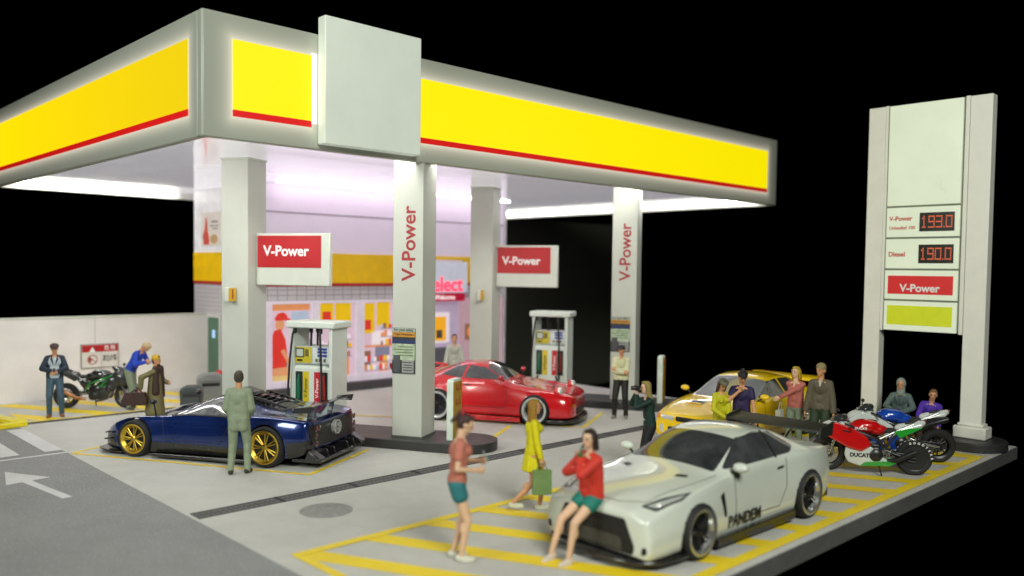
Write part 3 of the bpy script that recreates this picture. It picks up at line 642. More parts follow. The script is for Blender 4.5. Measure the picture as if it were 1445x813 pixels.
def hull(name, st, m, parent, wheels, lvl=3, cr=None, rc=0):
    # st: stations nose->tail: x, zb, wb, w2,z2, w3,z3, w4,z4, zc
    mb = MB(); n = len(st); K = 14
    for (x, zb, wb, w2, z2, w3, z3, w4, z4, zc) in st:
        half = [(0, zb), (wb, zb), (wb+(w2-wb)*.8, zb+(z2-zb)*.28), (w2, z2), (w3, z3), (w4+(w3-w4)*.0, z4), (w4*.55, z4+(zc-z4)*.75)]
        ring = half+[(0, zc)]+[(-a, b) for a, b in half[::-1][:-1]]
        mb.v += [(x, a, b) for a, b in ring]
    for i in range(n-1):
        for k in range(K):
            k2 = (k+1) % K; mb.f.append((i*K+k, (i+1)*K+k, (i+1)*K+k2, i*K+k2)); mb.m.append(0)
    for base, rev in ((0, False), ((n-1)*K, True)):
        for k in range(K//2):      # cap: quads between the two halves
            a, b = base+k, base+k+1; c, d = base+(K-k-1) % K, base+(K-k) % K
            f = [a, b, c, d]
            ff = []
            for q in f:
                if q not in ff: ff.append(q)
            if len(ff) < 3: continue
            mb.f.append(tuple(ff if rev else ff[::-1])); mb.m.append(0)
    o = obj(name, mb, [m, gapm], parent, smooth=0, fix=False)
    bm = bmesh.new(); bm.from_mesh(o.data); bm.verts.ensure_lookup_table()
    if cr:
        cl = bm.edges.layers.float.get('crease_edge') or bm.edges.layers.float.new('crease_edge')
        for e_ in bm.edges:
            a_, b_ = sorted(v.index for v in e_.verts)
            if b_-a_ == K:
                k = a_ % K; k = min(k, K-k)
                if k in cr: e_[cl] = cr[k]
            elif rc and a_//K == b_//K == 1: e_[cl] = rc
    bmesh.ops.remove_doubles(bm, verts=bm.verts, dist=1e-5); bmesh.ops.recalc_face_normals(bm, faces=bm.faces); bm.to_mesh(o.data); bm.free()
    md = o.modifiers.new('s', 'SUBSURF'); md.levels = md.render_levels = lvl
    cut = []
    for (wx, wr) in wheels:
        for s in (-1, 1):
            cb = MB().lathe([(0, 0), (wr, 0), (wr, .5), (0, .5)], (0, 0, 0), 'Y', 40)
            c = obj('cut', cb, gapm, None, smooth=0); c.location = (wx, (.62 if s > 0 else -1.12), wr*.93-.02); cut.append(c)
            bo = o.modifiers.new('b', 'BOOLEAN'); bo.object = c; bo.operation = 'DIFFERENCE'; bo.solver = 'EXACT'
    par = o.parent; o.parent = None; mw = o.matrix_world.copy(); o.location = (0, 0, 0)
    bpy.context.view_layer.update(); baked(o); o.parent = par
    for c in cut: bpy.data.objects.remove(c)
    me = o.data
    while len(me.materials) > 2: me.materials.pop()
    for p in me.polygons:
        mi = 0; c = p.center
        for (wx, wr) in wheels:
            d = hypot(c.x-wx, c.z-(wr*.93-.02)); 
            if d < wr+.004 and abs(c.y) > .61: mi = 1
        if p.center.z < st[3][1]+.01 and abs(p.normal.z) > .7: mi = 1
        p.material_index = mi; p.use_smooth = True
    me.set_sharp_from_angle(angle=radians(35))
    return o
def patch(name, body, polys, axis, side, m, parent, off=.004, thr=.15, extra=None):
    # part of the hull skin inside convex outlines, lifted a few mm: panes, lamps, grilles, stripes
    out = MB(); ax = {'x': 0, 'y': 1, 'z': 2}[axis]; oth = [i for i in (0, 1, 2) if i != ax]
    src = bmesh.new(); src.from_mesh(body.data); src.normal_update()
    dele = [f for f in src.faces if f.material_index == 1 or f.normal[ax]*side < thr]
    bmesh.ops.delete(src, geom=dele, context='FACES')
    for poly in polys:
        bm = src.copy(); n = len(poly)
        A = sum(poly[i][0]*poly[(i+1) % n][1]-poly[(i+1) % n][0]*poly[i][1] for i in range(n))
        for i in range(n):
            a, b = poly[i], poly[(i+1) % n]; dx, dy = b[0]-a[0], b[1]-a[1]
            nx, ny = (dy, -dx) if A > 0 else (-dy, dx)
            co = [0, 0, 0]; no = [0, 0, 0]; co[oth[0]], co[oth[1]] = a; no[oth[0]], no[oth[1]] = nx, ny
            g = bm.verts[:]+bm.edges[:]+bm.faces[:]
            if not g: break
            bmesh.ops.bisect_plane(bm, geom=g, plane_co=co, plane_no=Vector(no).normalized(), clear_outer=True)
        if extra:
            for co, no in extra: bmesh.ops.bisect_plane(bm, geom=bm.verts[:]+bm.edges[:]+bm.faces[:], plane_co=co, plane_no=no, clear_outer=True)
        bm.normal_update(); idx = {v: i for i, v in enumerate(bm.verts)}
        out.add([v.co+v.normal*off for v in bm.verts], [tuple(idx[v] for v in f.verts) for f in bm.faces]); bm.free()
    src.free()
    o = obj(name, out, m, parent, fix=False)
    for p in o.data.polygons: p.use_smooth = True
    return o
def rpoly(pts, r=.04, n=4):
    out = []
    N = len(pts)
    for i in range(N):
        p = Vector(pts[i]); a = Vector(pts[i-1]); b = Vector(pts[(i+1) % N]); u = (a-p); v = (b-p); ru = min(r, u.length*.45); rv = min(r, v.length*.45)
        s = p+u.normalized()*ru; e = p+v.normalized()*rv
        for k in range(n+1):
            t = k/n; out.append(tuple((1-t)**2*s+2*t*(1-t)*p+t*t*e))
    return out
def wheel(parent, x, y, r, w, side, rim, style, lip=silver):
    dep = {'deep': .075, 'multi': .035, 'plain': .05}[style]
    wh = obj('wheel', MB().lathe([(.02, -w/2+.01), (r-.09, -w/2+.01), (r-.09, w/2-dep-.05), (.02, w/2-dep-.05)], (0, 0, 0), 'Y', 24), darkrim, parent, (x, y, r))
    if side < 0: wh.rotation_euler = (0, 0, pi)
    R = r-(.055 if style == 'deep' else .070)
    obj('tyre', MB().lathe([(R, -w/2+.02), (r-.03, -w/2), (r-.004, -w/2+.03), (r, -w/4), (r, w/4), (r-.004, w/2-.03), (r-.03, w/2), (R+.012, w/2-.006), (R, w/2-.02)], (0, 0, 0), 'Y', 48), rubber, wh)
    obj('brake_disc', MB().lathe([(.03, w/2-dep-.045), (R*.74, w/2-dep-.045), (R*.74, w/2-dep-.03), (.03, w/2-dep-.03)], (0, 0, 0), 'Y', 28), dkmet, wh)
    rm = MB()
    lw = .022 if style == 'deep' else 0
    rm.lathe([(R, w/2-.022), (R+.006, w/2-.004), (R-.015, w/2), (R-.03-lw*.5, w/2-.012), (R-.045-lw, w/2-dep), (R-.07, w/2-dep-.015)], (0, 0, 0), 'Y', 48)
    obj('rim', rm, lip, wh)
    sp = MB(); n = {'deep': 5, 'multi': 7, 'plain': 5}[style]; Ri = R-.045
    for k in range(n):
        for dt in ((-.13, .13) if style == 'multi' else (-.13, .13) if style == 'deep' else (0,)):
            a = 2*pi*k/n+dt; rr = .0135 if style == 'multi' else .02 if style == 'deep' else .05
            a0 = 2*pi*k/n+dt*.6
            sp.tube([(.05*cos(a0), w/2-dep+.012-.02, .05*sin(a0)), (Ri*.55*cos(a), w/2-dep+.004, Ri*.55*sin(a)), (Ri*cos(a), w/2-dep+.008, Ri*sin(a))], [rr*1.2, rr, rr*.85], 6)
    sp.lathe([(0, w/2-dep+.02), (.03, w/2-dep+.022), (.055, w/2-dep+.005), (.06, w/2-dep-.02)], (0, 0, 0), 'Y', 16)
    obj('spokes', sp, rim, wh)
    return wh
def mirror(parent, x, y, z, m, s, stalk=.08, r=(.09, .11, .06)):
    mi = obj('mirror', MB().ell((x, y+s*(stalk+.03), z+.03), r), m, parent)
    obj('mirror_stalk', MB().tube([(x+.02, y-s*.06, z-.06), (x, y+s*stalk, z)], .018, 8), black, mi)
    return mi
def outline(body, name, pts, axis, side, parent, w=.012, off=.0025, m=None):
    # a shut line: thin strip of the skin along a polyline
    polys = []
    for a, b in zip(pts, pts[1:]):
        a = Vector(a); b = Vector(b); d = (b-a).normalized(); n = Vector((-d.y, d.x))*w/2; e = d*w*.3
        polys.append([tuple(a-n-e), tuple(b-n+e), tuple(b+n+e), tuple(a+n-e)])
    return patch(name, body, polys, axis, side, m or gapm, parent, off)

def mirror_poly(pts): return [(a, -b) for a, b in pts]
# ---- white wide-body coupe
def white_coupe():
    t = thing('parked_car', 'white wide-body sports coupe with a big black rear wing parked on the yellow hatching', 'car', (9.88, 6.47, 0), radians(179)); t.location = (9.76, 6.36, 0); t.scale = (.935, .895, .985)
    P_ = paint('pearl_white', (.66, .70, .63), .22)
    st = [(2.36, .18, .72, .80, .36, .76, .53, .52, .61, .62), (2.31, .14, .86, .92, .38, .85, .59, .60, .67, .685), (2.08, .14, .90, .955, .42, .88, .66, .64, .735, .765),
          (1.78, .14, .90, .99, .46, .93, .755, .70, .80, .835), (1.40, .14, .92, 1.02, .54, .945, .82, .72, .845, .885), (1.0, .14, .92, .985, .50, .93, .86, .72, .88, .92), (.74, .14, .90, .95, .50, .91, .885, .70, .925, .965),
          (.30, .14, .90, .935, .50, .905, .90, .655, 1.11, 1.15), (-.02, .14, .90, .935, .50, .905, .915, .60, 1.245, 1.285), (-.45, .14, .90, .94, .50, .91, .92, .575, 1.30, 1.345),
          (-.85, .14, .90, .975, .52, .93, .93, .56, 1.265, 1.315), (-1.20, .14, .92, 1.03, .56, .965, .95, .54, 1.17, 1.215), (-1.55, .14, .92, 1.035, .58, .965, .955, .56, 1.045, 1.085), (-1.9, .16, .90, .99, .58, .92, .935, .62, .985, 1.01),
          (-2.18, .22, .86, .93, .58, .87, .90, .66, .94, .95), (-2.3, .30, .78, .84, .58, .80, .84, .62, .87, .88)]
    wh = ((1.40, .362), (-1.38, .37))
    b = hull('body', st, P_, t, wh, cr={3: .25, 4: .5, 5: .45, 1: .6}, rc=.35)
    for s in (1, -1):
        side = rpoly([(.62, .945), (.02, 1.235), (-.45, 1.285), (-.88, 1.235), (-1.18, 1.04), (-.95, .975)], .05)
        sw = patch('side_window', b, [side], 'y', s, glassd, t, .004, .12)
        outline(b, 'door_line', [(.52, .88), (.50, .40), (.42, .30), (-.62, .30), (-.78, .55), (-.80, .93)], 'y', s, t)
        patch('window_pillar', b, [rpoly([(-.56, .95), (-.60, .95), (-.66, 1.28), (-.62, 1.28)], .004)], 'y', s, black, t, .007, .12)
        patch('door_handle', b, [rpoly([(-.56, .80), (-.72, .81), (-.72, .84), (-.56, .83)], .01)], 'y', s, black, t, .012)
        hl = [(2.13, s*.66), (2.05, s*.80), (1.72, s*.90), (1.56, s*.885), (1.86, s*.77)]
        patch('headlight_surround', b, [rpoly([(2.17, s*.62), (2.10, s*.82), (1.72, s*.925), (1.46, s*.90), (1.84, s*.73)], .03)], 'z', 1, black, t, .003, .05)
        hp = patch('headlight', b, [rpoly(hl if s > 0 else hl, .03)], 'z', 1, lampm, t, .006, .05)
        patch('fender_vent', b, [rpoly([(.90, .68), (.80, .40), (.74, .40), (.80, .72)], .02)], 'y', s, black, t, .005)
        patch('hood_vent', b, [rpoly([(1.22, s*.40), (1.14, s*.56), (1.06, s*.54), (1.12, s*.40)], .02)], 'z', 1, black, t, .006, .3)
        obj('side_skirt', MB().prism([(1.0, .06), (-1.0, .06), (-1.0, .20), (1.0, .17)], s*.90, s*1.0, 'Y'), carbon, t, bevel=.012)
        patch('tail_light', b, [rpoly([(s*.50, .68), (s*.60, .68), (s*.60, .78), (s*.50, .78)], .03), rpoly([(s*.68, .68), (s*.78, .68), (s*.78, .78), (s*.68, .78)], .03)], 'x', -1, tailred, t, .006)
        mirror(t, .52, s*.93, .96, P_, s, .05, (.09, .12, .065))
        obj('headlamp_projector', MB().ell((1.98, s*.775, .715), (.05, .045, .035)), lampm, hp)
        wheel(t, 1.40, s*.905, .342, .27, s, darkrim, 'deep', silver_lip); wheel(t, -1.38, s*.905, .35, .29, s, darkrim, 'deep', silver_lip)
    patch('windscreen', b, [rpoly([(.77, .73), (.77, -.73), (.0, -.575), (.0, .575)], .06)], 'z', 1, glassd, t, .004, .2)
    patch('rear_window', b, [rpoly([(-.98, .50), (-.98, -.50), (-1.62, -.58), (-1.62, .58)], .06)], 'z', 1, glassd, t, .004, .1)
    patch('grille', b, [rpoly([(-.66, .18), (.66, .18), (.68, .28), (.52, .58), (-.52, .58), (-.68, .28)], .03)], 'x', 1, grille_m, t, .006, .1)
    patch('intercooler', b, [rpoly([(-.50, .20), (.50, .20), (.46, .36), (-.46, .36)], .02)], 'x', 1, mat('cooler_grey', (.09, .09, .09), .4, .6, var=.4, vs=50), t, .012, .1)
    patch('number_plate', b, [rpoly([(-.16, .455), (.16, .455), (.16, .50), (-.16, .50)], .01)], 'x', 1, black, t, .02, .1)
    for s in (1, -1): patch('bumper_intake', b, [rpoly([(s*.78, .20), (s*.86, .22), (s*.86, .30), (s*.80, .30)], .03)], 'x', 1, grille_m, t, .006, .05)
    outline(b, 'bonnet_line', [(.80, .80), (1.3, .74), (2.06, .62), (2.20, .3), (2.20, -.3), (2.06, -.62), (1.3, -.74), (.80, -.80)], 'z', 1, t, .010)
    # splitter
    pts = [(1.1, .98), (1.8, 1.0), (2.15, .95), (2.38, .78), (2.47, .45), (2.49, 0), (2.47, -.45), (2.38, -.78), (2.15, -.95), (1.8, -1.0), (1.1, -.98)]
    obj('splitter', MB().prism(pts, .07, .13, 'Z'), carbon, t, bevel=.02)
    obj('diffuser', MB().bb(-2.36, -1.75, -.80, .80, .12, .26), carbon, t, bevel=.02)
    # rear wing
    w = MB()
    w.prism([(-1.92, 1.12), (-2.02, 1.135), (-2.22, 1.165), (-2.30, 1.20), (-2.30, 1.215), (-2.19, 1.195), (-2.0, 1.17), (-1.93, 1.15)], -.86, .86, 'Y')
    wing = obj('rear_wing', w, mat('wing_black', (.022, .023, .02), .42), t, bevel=.006)
    for s in (1, -1):
        obj('end_plate', MB().prism([(-1.89, 1.04), (-2.31, 1.05), (-2.35, 1.26), (-1.92, 1.19)], s*.86, s*.88, 'Y'), mat('wing_black'), wing, bevel=.004)
        obj('wing_stand', MB().tube([(-1.72, s*.36, .96), (-1.76, s*.36, 1.03), (-1.86, s*.36, 1.09), (-1.98, s*.36, 1.13)], [.028, .022, .022, .025], 10), chrome, wing)
    for s in (1, -1):
        text('door_lettering', 'PANDEM', .17, blk_t, t, (.30, s*.958, .31), (pi/2, 0, pi if s > 0 else 0), .002, .004, fit=.80)
        obj('exhaust_pipe', MB().tube([(-2.2, s*.55, .30), (-2.42, s*.55, .31)], .05, 16), chrome, t)
    return t
white_coupe()
# ---- blue hypercar
def blue_car():
    t = thing('parked_car', 'dark blue low hypercar with gold wheels and black rear wing at the left pump', 'car', (6.98, 14.60, 0), radians(121)); t.scale = (.965, 1, .975)
    P_ = paint('deep_blue', (.010, .028, .15), .18, .45)
    st = [(2.30, .16, .45, .50, .26, .46, .36, .30, .40, .39), (2.18, .12, .72, .78, .28, .70, .45, .40, .43, .43), (1.92, .10, .86, .93, .36, .82, .62, .50, .50, .47),
          (1.45, .10, .90, .985, .46, .87, .765, .52, .63, .58), (1.05, .10, .88, .94, .42, .86, .76, .56, .70, .69), (.80, .10, .85, .90, .42, .84, .76, .58, .77, .80), (.40, .10, .84, .90, .42, .84, .76, .53, .95, 1.0),
          (.05, .10, .84, .92, .42, .85, .76, .46, 1.06, 1.11), (-.35, .10, .85, .945, .45, .88, .77, .44, 1.07, 1.135), (-.75, .10, .88, .985, .5, .91, .84, .44, .99, 1.07),
          (-1.30, .12, .90, 1.015, .55, .92, .905, .52, .86, .93), (-1.7, .16, .90, 1.0, .56, .90, .88, .54, .82, .85), (-2.02, .24, .88, .95, .56, .87, .84, .56, .80, .80), (-2.12, .32, .82, .88, .56, .82, .80, .55, .76, .76)]
    wh = ((1.42, .375), (-1.30, .40))
    b = hull('body', st, P_, t, wh, cr={4: .35, 1: .5}, rc=.2)
    for s in (1, -1):
        patch('side_window', b, [rpoly([(.66, .79), (.0, 1.06), (-.36, 1.085), (-.44, .82)], .04)], 'y', s, mat('clear_window', (.16, .165, .175), .08, .0, coat=.8, var=.85, vs=5), t, .004, .12)  # opaque pane; bright and dark interior blotches painted into its colour
        outline(b, 'door_line', [(.88, .74), (.80, .36), (-.38, .34), (-.56, .70), (-.48, .80)], 'y', s, t, .01)
        outline(b, 'window_trim', [(.72, .77), (.30, .80), (-.45, .815)], 'y', s, t, .02, .006)
        patch('lower_sill', b, [[(1.1, .05), (1.1, .30), (-.95, .31), (-.95, .05)]], 'y', s, carbon, t, .005, .2)
        patch('side_intake', b, [rpoly([(-.52, .62), (-.82, .80), (-.86, .66), (-.60, .50)], .03)], 'y', s, carbon, t, .006)
        patch('rear_quarter', b, [[(-1.72, .12), (-1.72, .46), (-2.1, .50), (-2.1, .12)]], 'y', s, carbon, t, .006, .1)
        patch('front_corner', b, [[(1.84, .05), (1.86, .40), (2.3, .40), (2.3, .05)]], 'y', s, carbon, t, .005, .1)
        patch('headlight', b, [rpoly([(1.98, s*.55), (1.96, s*.80), (1.62, s*.82), (1.66, s*.62)], .06)], 'z', 1, lampm, t, .006, .05)
        obj('side_blade', MB().prism([(1.0, .045), (-.9, .045), (-.9, .10), (1.0, .09)], s*.86, s*.99, 'Y'), carbon, t, bevel=.012)
        obj('blade_trim', MB().prism([(1.0, .093), (-.9, .103), (-.9, .112), (1.0, .102)], s*.95, s*.985, 'Y'), silver, t)
        obj('canard', MB().box((1.98, s*.86, .42), (.16, .12, .02), rot=Matrix.Rotation(radians(8), 3, 'Y')).box((2.0, s*.86, .30), (.16, .14, .02), rot=Matrix.Rotation(radians(8), 3, 'Y')), carbon, t)
        mi = obj('mirror', MB().ell((1.22, s*.66, .98), (.055, .085, .05)), carbon, t)
        obj('mirror_stalk', MB().tube([(1.18, s*.64, .72), (1.22, s*.66, .97)], .014, 8), dkmet, mi)
        wheel(t, 1.42, s*.865, .335, .24, s, gold, 'multi', gold); wheel(t, -1.30, s*.87, .36, .29, s, gold, 'multi', gold)
        # clusters of round rear lamps
        lc = MB()
        for y_, z_ in ((.72, .68), (.72, .55), (.72, .42), (.62, .69)):
            lc.lathe([(0, .012), (.03, .012), (.045, .006), (.055, 0)], (-2.165, s*y_, z_), 'X', 16)
        lc.v = [(-4.33-v[0], v[1], v[2]) for v in lc.v]
        obj('tail_light', lc, mat('tail_smoke', (.10, .02, .02), .15, coat=1), t)
        outline(b, 'fender_crease', [(1.0, .62), (.2, .60), (-.5, .64)], 'y', s, t, .006, .002, mat('crease_blue', (.02, .05, .25), .15, .4, coat=1))
    patch('windscreen', b, [rpoly([(.92, .60), (.92, -.60), (.10, -.47), (.10, .47)], .08)], 'z', 1, glassd, t, .004, .2)
    patch('roof_panel', b, [rpoly([(.02, .40), (.02, -.40), (-.40, -.40), (-.40, .40)], .05)], 'z', 1, mat('roof_silverblue', (.12, .13, .17), .2, .5, coat=1), t, .004, .2)
    patch('engine_cover', b, [rpoly([(-.55, .38), (-.55, -.38), (-1.35, -.44), (-1.35, .44)], .05)], 'z', 1, carbon, t, .004, .1)
    lv = MB()
    for k in range(7):
        x = -.62-.105*k; z = 1.125-.028*k*1.0-.002*k*k
        lv.box((x, 0, z), (.075, .60, .014), rot=Matrix.Rotation(radians(28), 3, 'Y'))
    for s in (1, -1): lv.prism([(-.55, 1.10), (-1.34, .93), (-1.34, .96), (-.9, 1.08), (-.55, 1.15)], s*.30, s*.325, 'Y')
    obj('louvres', lv, carbon, t, bevel=.003)
    scp = obj('roof_scoop', MB().prism([(-.20, 1.14), (-.62, 1.10), (-.62, 1.17), (-.34, 1.24), (-.22, 1.23)], -.13, .13, 'Y'), carbon, t, bevel=.03)
    patch('rear_panel', b, [rpoly([(-.80, .34), (.80, .34), (.83, .74), (-.83, .74)], .04)], 'x', -1, mat('rear_mesh', (.035, .032, .032), .4, .2, var=.4, vs=40), t, .006, .3)
    ex = obj('exhaust_cluster', MB().lathe([(.13, 0), (.13, -.07), (.12, -.08), (.105, -.07), (.105, 0)], (-2.13, 0, .60), 'X', 32), rimpol, t)
    obj('exhaust_back', MB().lathe([(0, -.02), (.105, -.02)], (-2.13, 0, .60), 'X', 24), carbon, ex)
    for dy in (-.042, .042):
        for dz in (-.042, .042): obj('exhaust_pipe', MB().lathe([(.036, 0), (.036, -.065), (.028, -.065), (.028, 0)], (-2.13, dy, .60+dz), 'X', 16), rimpol, ex)
    for o_ in [ex]+list(ex.children):
        pass
    df = MB().bb(-2.30, -1.75, -.84, .84, .11, .17)
    for y_ in (-.5, -.25, .25, .5): df.prism([(-1.8, .17), (-2.30, .17), (-2.26, .30), (-1.9, .30)], y_-.012, y_+.012, 'Y')
    obj('diffuser', df, carbon, t, bevel=.01)
    for s in (1, -1): obj('bumper_wing', MB().prism([(-2.0, .12), (-2.34, .14), (-2.34, .20), (-2.1, .34)], s*.70, s*.90, 'Y'), carbon, t, bevel=.02)
    obj('splitter', MB().prism([(1.7, .93), (2.1, .90), (2.38, .72), (2.44, .3), (2.44, -.3), (2.38, -.72), (2.1, -.90), (1.7, -.93)], .05, .085, 'Z'), carbon, t, bevel=.012)
    obj('nose_badge', MB().ell((2.2, 0, .43), (.04, .03, .015)), silver, t)
    w = MB().prism([(-1.76, .985), (-1.84, .99), (-2.02, 1.02), (-2.08, 1.05), (-2.08, 1.06), (-2.0, 1.04), (-1.84, 1.015), (-1.77, 1.00)], -.78, .78, 'Y')
    wing = obj('rear_wing', w, carbon, t, bevel=.006)
    for s in (1, -1):
        obj('end_plate', MB().prism([(-1.72, .95), (-2.08, .96), (-2.12, 1.08), (-1.78, 1.04)], s*.78, s*.795, 'Y'), carbon, wing, bevel=.004)
        obj('wing_stand', MB().prism([(-1.78, .80), (-1.88, .79), (-1.93, 1.0), (-1.85, .995)], s*.36, s*.385, 'Y'), carbon, wing)
    text('sill_lettering', 'ZONDA', .09, white_t, t, (-.1, .955, .20), (pi/2, 0, pi), .002, .002) if False else None
    return t
blue_car()
# ---- red coupe
def red_car():
    t = thing('parked_car', 'bright red wide-arched classic coupe with a rear tray spoiler at the right pump', 'car', (13.20, 14.32, 0), radians(-60)); t.scale = (.98, 1, 1.03)
    P_ = paint('signal_red', (.58, .006, .012), .22)
    st = [(2.14, .17, .56, .64, .36, .60, .54, .44, .58, .58), (2.06, .14, .78, .86, .38, .78, .65, .46, .64, .63), (1.78, .12, .86, .93, .42, .83, .765, .46, .685, .665),
          (1.28, .12, .88, .965, .50, .82, .835, .46, .74, .72), (.90, .12, .86, .91, .50, .82, .84, .56, .815, .82), (.54, .12, .85, .885, .50, .82, .85, .62, .87, .90), (.32, .12, .85, .88, .50, .82, .865, .57, 1.07, 1.12),
          (.04, .12, .85, .88, .50, .82, .875, .54, 1.20, 1.245), (-.40, .12, .85, .90, .50, .83, .885, .51, 1.23, 1.28), (-.80, .12, .87, .96, .52, .88, .90, .50, 1.15, 1.205),
          (-1.15, .13, .89, 1.01, .54, .91, .89, .50, 1.03, 1.08), (-1.50, .15, .88, .99, .54, .88, .85, .48, .92, .96), (-1.85, .2, .82, .90, .52, .80, .77, .46, .81, .83), (-2.08, .27, .70, .77, .50, .68, .68, .42, .70, .71)]
    wh = ((1.28, .35), (-1.02, .37))
    b = hull('body', st, P_, t, wh)
    for s in (1, -1):
        patch('side_window', b, [rpoly([(.50, .92), (.02, 1.155), (-.38, 1.19), (-.44, .93)], .04), rpoly([(-.48, .93), (-.44, 1.19), (-.72, 1.15), (-1.02, .98)], .04)], 'y', s, glassd, t, .004, .12)
        outline(b, 'door_line', [(.62, .86), (.60, .34), (-.45, .34), (-.50, .88)], 'y', s, t, .010)
        hl = MB().ell((1.78, s*.69, .72), (.095, .115, .095), Matrix.Rotation(-.5, 3, 'Y'))
        hd_ = obj('headlight', hl, lampm, t); obj('headlight_ring', MB().ell((1.76, s*.69, .71), (.085, .135, .115), Matrix.Rotation(-.5, 3, 'Y')), P_, hd_)
        patch('bumper_lamp', b, [rpoly([(s*.48, .40), (s*.70, .40), (s*.70, .46), (s*.48, .46)], .01)], 'x', 1, amber, t, .008, .1)
        obj('side_skirt', MB().prism([(.95, .06), (-.68, .06), (-.68, .17), (.95, .15)], s*.86, s*.95, 'Y'), P_, t, bevel=.012)
        mirror(t, .50, s*.84, .96, P_, s, .06, (.06, .09, .055))
        wheel(t, 1.28, s*.865, .33, .23, s, darkrim, 'deep', rimpol); wheel(t, -1.02, s*.87, .345, .29, s, darkrim, 'deep', rimpol)
        patch('door_handle', b, [rpoly([(-.28, .78), (-.42, .785), (-.42, .81), (-.28, .805)], .008)], 'y', s, black, t, .012)
    patch('windscreen', b, [rpoly([(.54, .64), (.54, -.64), (.06, -.53), (.06, .53)], .07)], 'z', 1, glassd, t, .004, .2)
    patch('rear_window', b, [rpoly([(-.66, .46), (-.66, -.46), (-1.20, -.46), (-1.20, .46)], .07)], 'z', 1, glassd, t, .004, .2)
    patch('front_intake', b, [rpoly([(-.40, .20), (.40, .20), (.46, .36), (-.46, .36)], .03)], 'x', 1, grille_m, t, .006, .05)
    outline(b, 'bonnet_line', [(.74, .60), (1.6, .44), (1.92, .36), (1.92, -.36), (1.6, -.44), (.74, -.60)], 'z', 1, t, .010)
    patch('tail_band', b, [rpoly([(-.60, .50), (.60, .50), (.60, .60), (-.60, .60)], .02)], 'x', -1, tailred, t, .006)
    obj('splitter', MB().prism([(1.55, .94), (1.95, .88), (2.16, .68), (2.25, .3), (2.26, 0), (2.25, -.3), (2.16, -.68), (1.95, -.88), (1.55, -.94)], .06, .14, 'Z'), carbon, t, bevel=.02)
    # tray spoiler
    w = obj('rear_spoiler', MB().prism([(-1.42, .96), (-1.50, .98), (-1.95, .98), (-2.22, 1.08), (-2.24, 1.12), (-1.95, 1.05), (-1.48, 1.03)], -.80, .80, 'Y'), P_, t, bevel=.02)
    obj('spoiler_grille', MB().prism([(-1.5, 1.035), (-1.9, 1.05), (-1.9, 1.07), (-1.5, 1.05)], -.5, .5, 'Y'), grille_m, w)
    for s in (1, -1): obj('spoiler_cheek', MB().prism([(-1.42, .86), (-2.05, .76), (-2.28, 1.10), (-2.28, 1.20), (-1.95, 1.09), (-1.42, 1.05)], s*.76, s*.82, 'Y'), P_, w, bevel=.02)
    return t
red_car()
